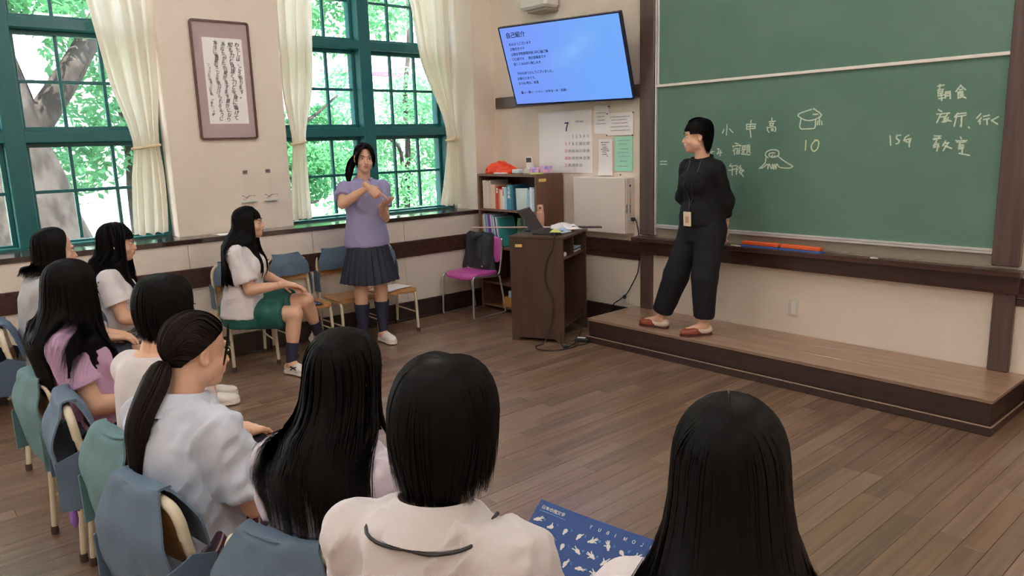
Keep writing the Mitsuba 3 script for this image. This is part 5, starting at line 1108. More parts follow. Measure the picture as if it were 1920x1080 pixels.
# the teacher on the platform
def teacher():
    J = dict(hip=(2.668, -0.385, 0.975), neck=(2.668, -0.40, 1.447), shL=(2.79, -0.425, 1.355), shR=(2.535, -0.385, 1.365))
    J.update(elL=(2.815, -0.335, 1.14), elR=(2.452, -0.315, 1.16), wrL=(2.745, -0.225, 0.95), wrR=(2.61, -0.225, 0.935))
    J.update(hjL=(2.745, -0.395, 0.945), hjR=(2.59, -0.385, 0.945), knL=(2.745, -0.46, 0.62), knR=(2.505, -0.465, 0.605), anL=(2.725, -0.44, 0.276), anR=(2.375, -0.472, 0.276))
    J['toeL'], J['toeR'] = ang(240), ang(190)
    J['hands'] = {'L': dict(fwd=(-0.35, 0.1, -1), palm=(-0.2, 1, 0), side=1, curl=0.6), 'R': dict(fwd=(0.9, 0.1, -0.5), palm=(0, 1, 0), side=-1, curl=0.7)}
    def lanyard(key, J, hip, Bt, k, o, Bh, hs, G):
        def front(a, t):
            p = hip + Bt @ np.array([a, 0.30, t]); 
            for _ in range(60):
                d = G.at(p[None])[0]
                if d < 0.008: break
                p = p - Bt[:, 1] * max(d - 0.006, 0.002) * 0.8
            return p
        pts = [front(a, t) for a, t in ((-0.052, 0.45), (-0.05, 0.40), (-0.04, 0.3), (-0.02, 0.2), (-0.002, 0.15), (0, 0.11))]
        pts2 = [front(a, t) for a, t in ((0.052, 0.45), (0.05, 0.40), (0.04, 0.3), (0.02, 0.2), (0.002, 0.15), (0, 0.11))]
        ly = add('lanyard', [tube(spline(pts, 24), 0.004, 6), tube(spline(pts2, 24), 0.004, 6)], 'mat_black', key, smooth=True, label='black lanyard cord')
        c = front(0, 0.055) + Bt[:, 1] * 0.012; Mx = np.eye(4); Mx[:3, 0], Mx[:3, 1], Mx[:3, 2], Mx[:3, 3] = -Bt[:, 0], Bt[:, 2], Bt[:, 1], c
        card = add('name_card', xf(prism(rrect(-0.035, -0.05, 0.035, 0.05, 0.006), -0.002, 0.002), Mx), 'mat_card', key, label='cream name card in a clear holder')
        add('card_photo', xf(box((-0.016, -0.028, 0.002), (0.016, 0.018, 0.003), 0.001), Mx), 'mat_card_photo', key)
        add('card_clip', xf(box((-0.008, 0.048, -0.003), (0.008, 0.066, 0.003), 0.002), Mx), 'mat_black', key)
    def stand(key, J, hip, Bt, k, o, Bh, hs, G):
        n0 = hip + Bt @ np.array([0, 0, 0.462 * k]); a = np.linspace(0, 2 * math.pi, 33)
        ring = [n0 + Bt @ np.array([math.cos(x) * 0.064, math.sin(x) * 0.062, 0.016 - 0.014 * math.sin(x)]) for x in a]
        add('stand_collar', [tube(ring, 0.012, 8)], 'mat_black_cloth', key, smooth=True)
    M('mat_card', rgb(srgb(236, 220, 196)), 0.3); M('mat_card_photo', rgb(srgb(206, 160, 130)), 0.4)
    def puff(G, hip, Bt, k): G.loft(hip, Bt, [(-.02, .150, .112, 0), (.02, .166, .128, .006), (.08, .162, .124, .006), (.15, .142, .112, .006)], 0.03)
    return person('person', 'woman in black blouse and trousers standing on the platform, wearing a name card', J, ((2.642, -0.425, 1.585), 219, -3, 0, 0.95),
        dict(girth=0.90, lids=0.001, top=dict(mat='mat_black_cloth', name='blouse', long=0.55, hem=-0.01, ease=0.97, collar=False, fold=0.014, freq=9, extra=puff),
             bottom=dict(kind='trousers', mat='mat_black_trouser', name='trousers', len=0.86, w=(0.098, 0.088, 0.066), fold=0.014, freq=7),
             shoe=dict(sole='mat_sole_brown', upper='mat_tan_leather', mule=True, sole_h=0.014, drop=0.08), more=[lanyard, stand, lambda key, J, *a: [add('sock', sockmesh(J['an' + s], J['toe' + s]), 'mat_sock_white', key, smooth=True) for s in 'LR']]),
        dict(length=[(0, 0.04), (56, 0.040), (80, 0.028), (98, 0.008), (108, -0.075), (124, -0.12), (180, -0.13)], tuck=0.30, volume=0.10, part=-0.28, face=54, ragged=0.012, n=1500, wob=0.012, frizz=0.003, lift=0.016, width=0.0026, bangs=0.052), h=0.0075, seed=3)
def sockmesh(an, toe):
    an, toe = np.array(an, float), np.array(toe, float); F = Field(an - 0.2, an + 0.2, 0.005); r = np.cross(toe, [0, 0, 1.0]); B = np.stack([r, toe, [0, 0, 1.0]], 1)
    F.ell(an + B @ np.array([0, -0.012, -0.040]), (0.036, 0.056, 0.036), B, 0); F.ell(an + B @ np.array([0, 0.05, -0.042]), (0.036, 0.06, 0.030), B, 0.03)
    return F.mesh()
teacher()

# the standing student in lavender
def signer():
    by = 352; B = facing(by); o = np.array([0.50, -1.80, 0.0]); W = lambda a, b, c: o + B @ np.array([a, b, c])
    J = dict(hip=W(0, 0, 0.86), neck=W(0, 0.0, 1.335), shL=W(-0.155, 0.0, 1.255), shR=W(0.155, 0.0, 1.262))
    J.update(elR=(0.56, -2.03, 1.16), wrR=(0.745, -1.905, 1.285), elL=(0.56, -1.665, 1.02), wrL=(0.75, -1.80, 1.135))
    J.update(hjL=W(-0.08, 0, 0.84), hjR=W(0.08, 0, 0.84), knL=W(-0.085, 0.01, 0.445), knR=W(0.085, 0.01, 0.445), anL=W(-0.09, -0.01, 0.085), anR=W(0.085, -0.01, 0.085))
    J['toeL'], J['toeR'] = ang(by + 8), ang(by - 10)
    J['hands'] = {'R': dict(fwd=B @ np.array([-0.62, 0.35, -0.70]), palm=B @ np.array([-0.55, -0.5, -0.5]), side=-1, curl=1.35, curls=[0.15, 1.4, 1.45, 1.45], thumb=0.9),
                  'L': dict(fwd=B @ np.array([0.05, 0.85, 0.25]), palm=B @ np.array([0.1, -0.25, 1]), side=1, curl=0.18, spread=0.3, thumb=0.1)}
    def skirt(J, hip, Bt, k):
        a = np.linspace(0, 2 * math.pi, 289); z = np.linspace(0, 1, 14); P = []
        for t in z:
            zz = 0.965 - 0.445 * t; R = np.interp(t, [0, 0.25, 1], [0.120, 0.148, 0.232]); fold = 0.0005 + 0.016 * max(t - .22, 0)
            saw = ((a * 22 / (2 * math.pi)) % 1.0); rad = R + fold * (np.where(saw < 0.78, saw / 0.78, (1 - saw) / 0.22) - 0.5) * 2
            P.append(np.stack([hip[0] + Bt[0, 0] * np.cos(a) * rad + Bt[0, 1] * np.sin(a) * rad * 0.80, hip[1] + Bt[1, 0] * np.cos(a) * rad + Bt[1, 1] * np.sin(a) * rad * 0.80, np.full_like(a, zz) + 0.006 * np.sin(a * 3 + 1) * t], 1))
        return thick(np.array(P), 0.004)
    return person('person', 'student in a lavender polo shirt and navy pleated skirt standing and signing', J, (W(0.0, 0.045, 1.497), 338, -4, -3, 0.93),
        dict(girth=0.94, top=dict(mat='mat_lavender_polo', name='polo_shirt', hem=-0.05, sleeve=0.66, cuff=0.068, fold=0.012, freq=8, ease=1.06), bottom=dict(build=skirt, mat='mat_navy_skirt', name='pleated_skirt'),
             sock=('mat_navy', 0.74), shoe=dict(sole='mat_shoe_white', upper='mat_shoe_white')),
        dict(length=[(0, 0), (180, 0)], loose=False, n=900, tied=dict(at=(0.025, -0.100, 0.03), to=[W(0.045, -0.10, 1.46), W(0.075, -0.10, 1.38), W(0.085, -0.095, 1.30)], r=0.032), width=0.0026,
             locks=[dict(path=[(q * 0.012, 0.075, 0.105), (q * 0.055, 0.085, 0.055), (q * 0.072, 0.068, -0.01), (q * 0.068, 0.055, -0.075)], r=0.006, n=70) for q in (-1, 1)]), h=0.0075, seed=5)
signer()
# the seated students
def sits(label, x, y, deg, headdeg, outfit, hairs, pitch=-6, roll=0, seed=1, h=0.0065, top=1.17, more_j=None, back=0.09, **kw):
    f = ang(deg); J, hc, W = seat_pose(x - f[0] * back, y - f[1] * back, deg, top=top, lean=back - 0.06, **kw)
    B = facing(deg)
    J['hands'] = {'L': rest_hand(B, -1, f=(-0.5, 1, -0.2)), 'R': rest_hand(B, 1, f=(-0.5, 1, -0.2))}
    J['hands']['L'].update(fwd=B @ np.array([0.45, 1, -0.2])); J['hands']['R'].update(fwd=B @ np.array([-0.45, 1, -0.2]))
    if more_j: more_j(J, W, B)
    return person('person', label, J, (hc, headdeg, pitch, roll, 0.92), outfit, hairs, h=h, seed=seed)
SH = dict(sole='mat_shoe_white', upper='mat_shoe_white')
def out(mat, bottom='mat_navy_skirt', kind='skirt', **kw):
    t = dict(mat=mat, fold=0.013, freq=9, hem=-0.07, ease=1.0); t.update(kw)
    return dict(top=t, bottom=dict(kind=kind, mat=bottom), sock=('mat_navy', 0.4), shoe=SH, lids=0.002)
def strap(G_off=0.004):
    """A black lanyard round the back of the neck."""
    def f(key, J, hip, Bt, k, o, Bh, hs, G):
        P = []
        for a in np.linspace(-0.2, math.pi + 0.2, 26):
            q = hip + Bt @ np.array([math.cos(a) * 0.112, -math.sin(a) * 0.125, 0.455 * k + 0.004 - 0.012 * math.sin(a)])
            P.append(q)
        add('lanyard', tube(on_cloth(G.cloth, P, 0.006), 0.0034, 6), 'mat_black', key, smooth=True, label='black lanyard cord')
    return f
# nearest row, from the right
def parting(key, J, hip, Bt, k, o, Bh, hs, G):
    D = [(.025, -.14, .99), (.04, -.25, .96), (.085, -.48, .87), (.075, -.60, .79), (.03, -.70, .71), (-.02, -.76, .65)]
    P = np.array([HC + unit(np.array(d)) * HR * 1.14 * 1.058 for d in D]); Q = spline([o + Bh @ (p * hs) for p in P], 24)
    add('parting', tube(Q, np.interp(np.linspace(0, 1, 24), [0, .3, .6, .85, 1], [.001, .0016, .002, .0034, .001]), 6), 'mat_scalp', key, smooth=True, label='pale parting line')
M('mat_scalp', rgb(srgb(150, 128, 116)), .6)
sits('student with very long straight black hair showing a parting line, rightmost of the seated row', 5.13, -3.91, 125, 124, {**out('mat_white_shirt'), 'more': [parting]},
     dict(length=[(0, -0.42), (60, -0.46), (120, -0.47), (180, -0.47)], face=66, fat=1.14, n=4200, ragged=0.02, crown=-0.62, part=-0.05, spread=178, lift=0.004, volume=0.10, width=0.0017, wob=0.02, frizz=0.004, flare=0.12), seed=21, pitch=-10, h=0.006, top=1.165)
sits('student with a rounded black bob, white shirt and black lanyard, seen from behind', 4.675, -4.125, 118, 120, {**out('mat_cream_shirt', fold=0.022, freq=11, yoke=1), 'more': [strap()]},
     dict(free=True, length=[(0, -0.02), (60, -0.07), (100, -0.105), (140, -0.145), (180, -0.155)], tuck=0.36, fat=1.12, face=64, n=4200, ragged=0.028, volume=0.20, crown=-0.3, part=0.05, lift=0.014, wob=0.018, frizz=0.004, width=0.0016), seed=22, pitch=-12, h=0.006, top=1.175)
sits('student with long black hair over a pale lilac shirt, between the ponytail and the bob', 4.24, -4.085, 113, 112, out('mat_lilac_shirt', fold=0.020, freq=11, yoke=1),
     dict(length=[(0, -0.32), (60, -0.34), (120, -0.36), (180, -0.37)], sheetcut=0.17, face=66, n=3000, ragged=0.09, clumps=13, wob=0.045, frizz=0.005, crown=-0.5, spread=150, volume=0.11, flare=0.05, width=0.0016), seed=23, pitch=-8, h=0.006, top=1.168, back=0.03)
def pony(W): return [W(0.0, -0.045, 0.96), W(-0.005, -0.10, 0.86), W(-0.005, -0.125, 0.71)]
_f = ang(105); _J, _hc, _W = seat_pose(3.575 - _f[0] * 0.09, -4.195 - _f[1] * 0.09, 105, top=1.13)
sits('student with a low black ponytail in a pale blue short-sleeved shirt and plaid skirt', 3.575, -4.195, 105, 99, out('mat_pale_blue_shirt', 'mat_plaid_red', yoke=1, fold=0.028, freq=10, sleeve=0.78, cuff=0.082, ease=1.06),
     dict(length=[(0, 0), (180, 0)], loose=False, n=4200, mat='mat_hair_brown', tied=dict(at=(0.0, -0.098, -0.032), to=pony(_W), r=0.046), width=0.0017,
          locks=[dict(path=[(q * 0.03, 0.086, 0.085), (q * 0.060, 0.070, 0.03), (q * 0.062, 0.060, -0.04)], r=0.002, n=12) for q in (-1, 1)]), seed=24, pitch=-10, h=0.006, top=1.13, hands_at={'L': (-0.03, 0.26, 0.545), 'R': (0.07, 0.24, 0.545)}, elz=0.225)
sits('student with short black hair in a cream top, sitting left of the ponytail', 3.13, -4.13, 102, 112, out('mat_cream_shirt', fold=0.008, collar=False),
     dict(length=[(0, -0.02), (60, -0.06), (100, -0.085), (180, -0.115)], tuck=0.45, face=66, n=2600, ragged=0.02, volume=0.24, crown=-0.3, lift=0.016, wob=0.014, frizz=0.004), seed=25, pitch=-8, h=0.0065, top=1.165)
sits('student with long black hair in a pink polo shirt holding a black wallet', 2.44, -4.265, 84, 108, out('mat_pink_polo', fold=0.012, cuffband=1),
     dict(length=[(0, -0.30), (66, -0.34), (86, -0.28), (98, -0.15), (128, -0.15), (136, -0.42), (180, -0.44)], face=50, n=2600, ragged=0.03, crown=-0.4, volume=0.16, wob=0.03, sweep=-0.1, mat='mat_hair'), seed=26, pitch=-6, h=0.0065, top=1.175, back=-0.01)
def lapsheet(J, W, B):
    J['wrL'], J['wrR'] = W(-0.08, 0.29, 0.60), W(0.06, 0.27, 0.60)
sits('student with dark collar-length hair in a grey jacket, behind the pink polo', 1.17, -4.08, 80, 86, out('mat_grey_jacket', long=0.85, fold=0.02, freq=8, ease=1.1),
     dict(length=[(0, -0.04), (62, -0.12), (110, -0.15), (180, -0.16)], tuck=0.25, face=64, n=1400, ragged=0.02, volume=0.16, width=0.0026), seed=27, h=0.0075, top=1.2, more_j=lapsheet)
sits('long-haired student in a white polo and grey plaid skirt beside the window ledge', 0.86, -3.70, 72, 68, out('mat_white_shirt', 'mat_plaid_grey', fold=0.010, cuffband=1) | {'sock': ('mat_sock_white', 0.5)},
     dict(length=[(0, -0.30), (60, -0.34), (95, -0.36), (180, -0.30)], face=58, n=1600, ragged=0.05, clumps=10, wob=0.04, volume=0.14, bangs=0.03, width=0.0024, sweep=-0.12), seed=28, h=0.0075, top=1.175, feet=0.50)
def crossed(J, W, B):
    J['knR'], J['anR'], J['toeR'] = (0.80, -2.60, 0.435), (0.79, -2.655, 0.09), ang(18)
    J['knL'], J['anL'], J['toeL'] = (0.775, -2.50, 0.515), (0.66, -2.36, 0.215), unit(np.array([0.75, 0.25, -0.45]))
    J['hjR'], J['hjL'] = (0.50, -2.91, 0.46), (0.40, -2.79, 0.46)
    J['hands']['L'].update(fwd=B @ np.array([0.5, 0.9, -0.1]))
    J['wrR'], J['elR'] = (0.80, -2.66, 0.655), (0.70, -2.865, 0.635)
    J['wrL'], J['elL'] = (0.67, -2.60, 0.64), (0.42, -2.68, 0.70)
navy_mark = [[(.028, .0, .030), (.034, .03, .036), (.038, .065, .026), (.036, .09, .012)], [(.036, .02, .012), (.036, .05, .03), (.032, .08, .04)]]
def loose_skirt(J, hip, Bt, k):
    F = Field(np.array([0.05, -3.2, 0.25]), np.array([1.1, -2.2, 0.8]), 0.0075)
    F.loft(hip, Bt, [(-.10, .165, .135, 0), (-.02, .175, .13, -.008), (.06, .165, .118, -.004), (.11, .15, .108, 0)], 0)
    for s, e in (('L', 0.80), ('R', 0.80)):
        hj, kn = np.array(J['hj' + s], float), np.array(J['kn' + s], float); d = kn - hj; e1 = hj + d * e
        F.cone(hj, e1 + unit(d) * 0.05, 0.105, 0.088, 0.05, cap=[(e1, d)])
        F.cone(hj + (0, 0, -0.05), e1 + np.array([0, 0, -0.045]), 0.07, 0.058, 0.04, cap=[(e1, d)])
    F.blur(0.6); return wrinkle(F.mesh(), 0.02, 9, 77, Bt)
o3 = out('mat_white_shirt', fold=0.016, freq=9, sleeve=0.8, cuff=0.074, hem=-0.035, ease=1.04); o3['bottom'] = dict(build=loose_skirt, mat='mat_green_skirt'); o3['sock'] = ('mat_navy', 0.42); o3['shoe'] = dict(SH, mark=navy_mark, flat=False, drop=0.08)
sits('student in white shirt and green skirt sitting cross-legged by the wall', 0.575, -2.78, 52, 60, o3,
     dict(length=[(0, -0.34), (60, -0.40), (95, -0.47), (180, -0.50)], face=60, n=1700, ragged=0.06, clumps=9, wob=0.03, volume=0.12, bangs=0.03, width=0.0024, flare=0.05), seed=29, h=0.007, top=1.19, more_j=crossed, pitch=2)
# ---------------------------------------------------------------- curtains, frame and small things on the window wall
scene['mat_curtain'] = {'type': 'principledthin', 'base_color': mikit.proc(lambda p, n, uv: mix(srgb(244, 236, 222), srgb(250, 244, 232), fbm(p.x * 5, p.y * 9, p.z * 1.5))), 'roughness': 0.8, 'diff_trans': 0.9, 'spec_trans': 0.0, 'sheen': 0.2, 'eta': 1.3}
M('mat_tieback', rgb(srgb(226, 208, 172)), .7)
def curtain(label, left, right, x=-.27, folds=4, seed=1, ztop=3.38):
    """left, right: (z, y) of its two edges from the rod down to the hem."""
    k = thing('curtain', label, 'curtain', 'cream curtains tied back at the windows')
    z = np.concatenate([np.linspace(ztop, 1.80, 26), np.linspace(1.78, 1.48, 14), np.linspace(1.46, left[-1][0], 14)])
    s = np.linspace(0, 1, 90); zl = [q[0] for q in left][::-1]; zr = [q[0] for q in right][::-1]
    from scipy.interpolate import PchipInterpolator as PI
    yl, yr = PI(zl, [q[1] for q in left][::-1])(z), PI(zr, [q[1] for q in right][::-1])(z)
    rng = np.random.default_rng(seed); ph = rng.uniform(0, 6, 3)
    w = (yr - yl)[:, None]; amp = np.interp(w, [.12, .2, .5], [.016, .026, .036])
    u = s[None] + .035 * np.sin(s[None] * 9 + z[:, None] * 1.3 + ph[0])
    off = np.sin(u * folds * 2 * np.pi + ph[1] + .5 * np.sin(z[:, None] * 1.1)) * amp + 0.22 * amp * np.sin(u * folds * 4.6 * np.pi + ph[2])
    P = np.stack([x + off + 0 * w, yl[:, None] + w * s[None] + .006 * np.cos(u * folds * 2 * np.pi), np.repeat(z[:, None], 90, 1) + .008 * np.sin(s[None] * 20)], -1)
    v, f = grid_mesh(P); add('fabric', (v, f), 'mat_curtain', k, smooth=True)
    i = int(np.argmin(np.abs(z - 1.63))); yc, hw = (yl[i] + yr[i]) / 2, (yr[i] - yl[i]) / 2
    a = np.linspace(0, 2 * np.pi, 25); R = [(x + np.cos(t) * .045, yc + np.sin(t) * (hw + .008), 1.63 + .012 * np.sin(t)) for t in a]
    add('tieback', tube(R, .011, 8, False), 'mat_tieback', k, smooth=True)
    return k
curtain('cream curtain tied back at the right side of the window nearest the camera', [(3.38, -3.62), (2.63, -3.43), (2.1, -3.345), (1.63, -3.235), (1.40, -3.27), (.99, -3.30)], [(3.38, -2.98), (2.63, -3.0), (2.1, -3.02), (1.63, -3.06), (1.40, -3.05), (.99, -3.07)], seed=1)
curtain('cream curtain tied back at the left side of the far window', [(3.38, -2.06), (2.63, -2.06), (2.1, -2.06), (1.63, -2.00), (1.40, -2.03), (.99, -2.06)], [(3.38, -1.62), (2.77, -1.73), (2.1, -1.79), (1.63, -1.885), (1.40, -1.89), (.99, -1.885)], seed=2)
curtain('cream curtain tied back in the corner, right side of the far window', [(3.38, -.92), (2.9, -.75), (2.4, -.655), (1.63, -.365), (1.35, -.40), (.99, -.475)], [(3.38, -.29), (2.9, -.32), (2.4, -.33), (1.63, -.275), (1.35, -.27), (.99, -.265)], x=-.29, seed=3, folds=5)
curtain('cream curtain at the left edge, half outside the view', [(3.38, -4.90), (2.6, -4.90), (2.1, -4.90), (1.63, -4.88), (1.40, -4.89), (.99, -4.90)], [(3.38, -4.40), (2.6, -4.62), (2.1, -4.68), (1.63, -4.76), (1.40, -4.74), (.99, -4.72)], seed=4)
for a, b, lb in ((-4.92, -3.0, 'curtain rod over the window nearest the camera'), (-2.07, -.26, 'curtain rod over the far window')):
    k = thing('curtain_rod', lb, 'rod'); add('rod', tube([(-.27, a + .005, 3.395), (-.27, b - .005, 3.395)], .012, 10), 'mat_pale_plastic', k); add('bracket', box((-.40, (a + b) / 2 - .01, 3.385), (-.27, (a + b) / 2 + .01, 3.425), .002), 'mat_pale_plastic', k)
# calligraphy in its frame on the pier
M('mat_frame_brown', rgb(srgb(84, 58, 54)), .3); M('mat_mount_mauve', rgb(srgb(182, 160, 164)), .7)
k = thing('framed_calligraphy', 'tall framed Japanese calligraphy on mauve mount between the windows', 'picture frame')
y0, y1, z0, z1 = -2.768, -2.318, 1.672, 2.556; X = WX
FM = frame_of((X, 0, 0), (0, 1, 0), (0, 0, 1))       # x -> +y, y -> +z, z -> +x
fr = rrect(y0, z0, y1, z1, .022).difference(rrect(y0 + .013, z0 + .013, y1 - .013, z1 - .013, .014))
add('frame', xf(prism(fr, .002, .028), FM), 'mat_frame_brown', k, smooth=30)
add('mount', xf(prism(rrect(y0 + .01, z0 + .01, y1 - .01, z1 - .01, .01), .002, .010), FM), 'mat_mount_mauve', k)
pp = add('paper', xf(box((-2.685, 1.79, .010), (-2.378, 2.43, .012), .0004), FM), 'mat_paper', k)
rng = np.random.default_rng(4)
for c, (s, yy, zz, h) in enumerate((('わたしは、こう祈ります。', -2.432, 2.405, .036), ('知る力と見抜く力とを身に着けて', -2.490, 2.405, .040), ('あなたがたの愛がますます豊かになり', -2.548, 2.405, .036), ('本当に重要なことを見分けられるように', -2.606, 2.412, .034), ('フィリピの信徒への手紙 一章九・十節', -2.662, 2.24, .022))):
    v, f = text(s, h, vertical=True, weight=.018, gap=-.02); v = v.copy(); v[:, 0] += .006 * np.sin(v[:, 1] * 60 + c) + .10 * v[:, 1] * .05
    add('brush_column', xf((v, f), FM @ mat((yy, zz, .0121))), 'mat_ink', pp)
add('glass', xf(grid_mesh(np.array([[(y0 + .012, z0 + .012, .020), (y1 - .012, z0 + .012, .020)], [(y0 + .012, z1 - .012, .020), (y1 - .012, z1 - .012, .020)]], float).transpose(1, 0, 2)), FM), 'mat_glass', k)
# two clear holders below it
M('mat_tag_grey', rgb(srgb(128, 122, 118)), .6)
for i, (ya, lb) in enumerate(((-2.447, 'clear wall holder with a grey tag below the frame, left of two'), (-2.258, 'clear wall holder with a grey tag below the frame, right of two'))):
    k = thing('wall_holder', lb, 'holder', 'clear holders under the calligraphy'); H = lambda lo, hi: xf(box(lo, hi, .001), FM)
    add('tag', H((ya - .018, 1.40, .002), (ya + .020, 1.428, .006)), 'mat_tag_grey', k); add('tag_print', [H((ya - .014, 1.415, .006), (ya + .014, 1.419, .0066)), H((ya - .014, 1.408, .006), (ya + .010, 1.411, .0066))], 'mat_ink', k)
    add('tube', xf(tube(np.array([(ya + .004, 1.385, .022), (ya + .012, 1.235, .022)]), .021, 16, False), FM), 'mat_glass', k, smooth=True)
    add('tray', [H((ya - .05, 1.175, .002), (ya + .06, 1.178, .035)), H((ya - .05, 1.178, .033), (ya + .06, 1.186, .035))], 'mat_clear_white', k)
    add('scribble', xf(tube(spline([(ya - .055, 1.226, .03), (ya - .04, 1.228, .03), (ya - .03, 1.216, .03), (ya - .012, 1.21, .03), (ya + .0, 1.222, .03), (ya + .018, 1.226, .03), (ya + .03, 1.224, .03), (ya + .045, 1.228, .03), (ya + .055, 1.22, .03)], 36), np.interp(np.linspace(0, 1, 36), [0, .1, .2, .4, .6, .75, 1], [.001, .003, .0012, .004, .0022, .0008, .003]), 6), FM), 'mat_tag_grey', k)
    add('small_print', xf(text('fiori', .014), FM @ mat((ya - .045, 1.195, .031))), 'mat_tag_grey', k)
k = thing('ledge_paper', 'white paper lying on the window ledge under the wall holders', 'paper'); add('sheet', xf(box((-.075, -.11, 0), (.06, .12, .002), .0005), mat((-.085, -2.66, .951), .1)), 'mat_paper', k)
k = thing('window_handle', 'teal window bar standing on the sill behind the signing student', 'handle')
add('rod', tube([(-.39, -1.42, .95), (-.39, -1.42, 1.25)], .012, 10), 'mat_teal', k); add('knob', xf(vf(trimesh.creation.icosphere(2, .03)), mat((-.37, -1.40, 1.10))), 'mat_teal', k, smooth=True)
# papers on the seats and sheets in hands
k = thing('handout', 'white handout lying on the chair right of the standing student', 'paper')
for i, r in enumerate((.05, -.18)): add('sheet', xf(box((-.105, -.148, 0), (.105, .148, .0015), .0004), mat((.25, -1.46 + .01 * i, .381 + .003 * i), .3 + r)), 'mat_paper', k)
M('mat_sheet_blue', rgb(srgb(27, 66, 136)), .45); M('mat_sheet_navy', rgb(srgb(28, 38, 74)), .45); M('mat_icon', rgb(srgb(226, 224, 216)), .6); M('mat_icon_blue', rgb(srgb(120, 180, 220)), .6)
def hand_icon(rng):
    palm = shapely.affinity.scale(shapely.Point(0, 0).buffer(1, 8), .42, .52); n = rng.integers(0, 5)
    for i in rng.permutation(5)[:n]:
        a = math.radians((-70, -24, -6, 12, 30)[i]); L = (.85, 1.15, 1.25, 1.15, .95)[i]; palm = palm.union(shapely.LineString([(0, 0), (math.sin(a) * L, math.cos(a) * L)]).buffer(.11, 4))
    return shapely.affinity.rotate(palm.union(shapely.box(-.2, -.85, .2, -.3)), rng.uniform(-70, 70)).simplify(.03)
def sign_sheet(label, Mx, w, h, seed, mat_='mat_sheet_blue', bend=.022, detail=True, icon=.0128):
    k = thing('sign_sheet', label, 'sheet'); rng = np.random.default_rng(seed)
    a, b = np.meshgrid(np.linspace(0, 1, 22), np.linspace(0, 1, 16), indexing='ij')
    zf = lambda x, y: bend * ((x / w - .35) ** 2 * 2.2 - .1) + .25 * bend * (y / h - .5)
    add('paper', xf(thick(np.stack([a * w, b * h, zf(a * w, b * h)], -1), .0012), Mx), mat_, k)
    def put(m, x, y):
        v, f = m; v = v + (x, y, 0); v = np.stack([v[:, 0], v[:, 1], v[:, 2] + zf(v[:, 0], v[:, 1]) + .0009], 1); return xf((v, f), Mx)
    if detail:
        for i, ch in enumerate('YUBIMOJI'): add('letter', put(text(ch, .0125, depth=.0004, weight=.01), .155 + i * .0235, h - .026), .0 or 0) if 0 else add('letter', put(text(ch, .0125, depth=.0004), .155 + i * .0235, h - .026), 'mat_icon', k)
        add('title', put(text('日本の指文字', .0115, depth=.0004, weight=.015), .012, h - .022), 'mat_icon', k); add('rule', put(box((0, 0, 0), (.075, .0012, .0004), .0001), .012, h - .029), 'mat_icon_blue', k)
    kana = 'あいうえおかきくけこさしすせそたちつてとなにぬねのはひふへほまみむめもやゆよらりるれろわをん'; i = 0
    for r in range(6):
        for c in range(9):
            x, y = .022 + c * .040 + .012 * (r % 2), h - .055 - r * .038
            if y < .02 or x > w - .02: continue
            put_ = put(prism(shapely.affinity.scale(hand_icon(rng), icon, icon, origin=(0, 0)), 0, .0005), x, y); add('hand_icon', put_, 'mat_icon', k)
            if detail: add('kana', put(text(kana[i % len(kana)], .0075, depth=.0004), x + .011, y + .004), 'mat_icon_blue', k)
            i += 1
    return k
sx, sy, sz = np.array([.995, -.075, -.02]), np.array([-.22, .93, .30]), None
SM = frame_of((4.446, -3.847, .520), (.977, .208, -.055), (-.13, .82, .55))
sign_sheet('blue finger-alphabet sheet held between the bob and the long-haired student', SM, .42, .255, 5)
sign_sheet('blue finger-alphabet sheet on the lap of the grey jacket student', frame_of((1.36, -4.02, .585), (.3, -.95, 0), (.95, .3, .05)), .30, .21, 6, icon=.012, detail=False)
sign_sheet('dark blue finger-alphabet sheet lying on the third window chair', frame_of((.40, -2.43, .381), (0, 1, 0), (-1, 0, 0)), .26, .19, 7, 'mat_sheet_navy', bend=.004, detail=False, icon=.014)
# pouch on the empty chair
M('mat_red_knit', mikit.proc(lambda p, n, uv: mix(srgb(150, 16, 34), srgb(212, 40, 62), smoothstep(.35, .65, noise(p.x * 160, p.y * 160, p.z * 160)))), .7); M('mat_violet', rgb(srgb(140, 96, 186)), .6)
k = thing('red_pouch', 'red knitted pouch with a violet strap on the empty chair', 'pouch')
F = Field((2.66, -4.46, .36), (3.04, -4.12, .56), .005); F.ell((2.85, -4.295, .43), (.085, .085, .062)); F.ell((2.86, -4.25, .41), (.06, .06, .045), None, .03); sl, p = F.block((2.5, -4.5, .3), (3.1, -4, .6)); F.cut(sl, p[..., 2] - .379, .008)
add('body', wrinkle(F.mesh(), .014, 22, 3), 'mat_red_knit', k, smooth=True)
add('strap', [tube(spline([(2.83, -4.33, .44), (2.80, -4.36, .45), (2.76, -4.395, .42), (2.735, -4.415, .36), (2.73, -4.42, .31)], 20), .006, 6), xf(vf(trimesh.creation.icosphere(2, 1)), mat((2.73, -4.42, .275)) @ np.diag([.022, .014, .04, 1]))], 'mat_violet', k, smooth=True)
k = thing('black_wallet', 'black printed card case on the lap of the pink polo student', 'wallet'); add('body', xf(box((-.05, -.035, 0), (.05, .035, .016), .003), mat((2.56, -4.02, .575), .5, .15)), 'mat_black', k); add('print', xf(box((-.03, -.02, .0162), (.03, .012, .017), .0004), mat((2.56, -4.02, .575), .5, .15)), 'mat_tag_grey', k)

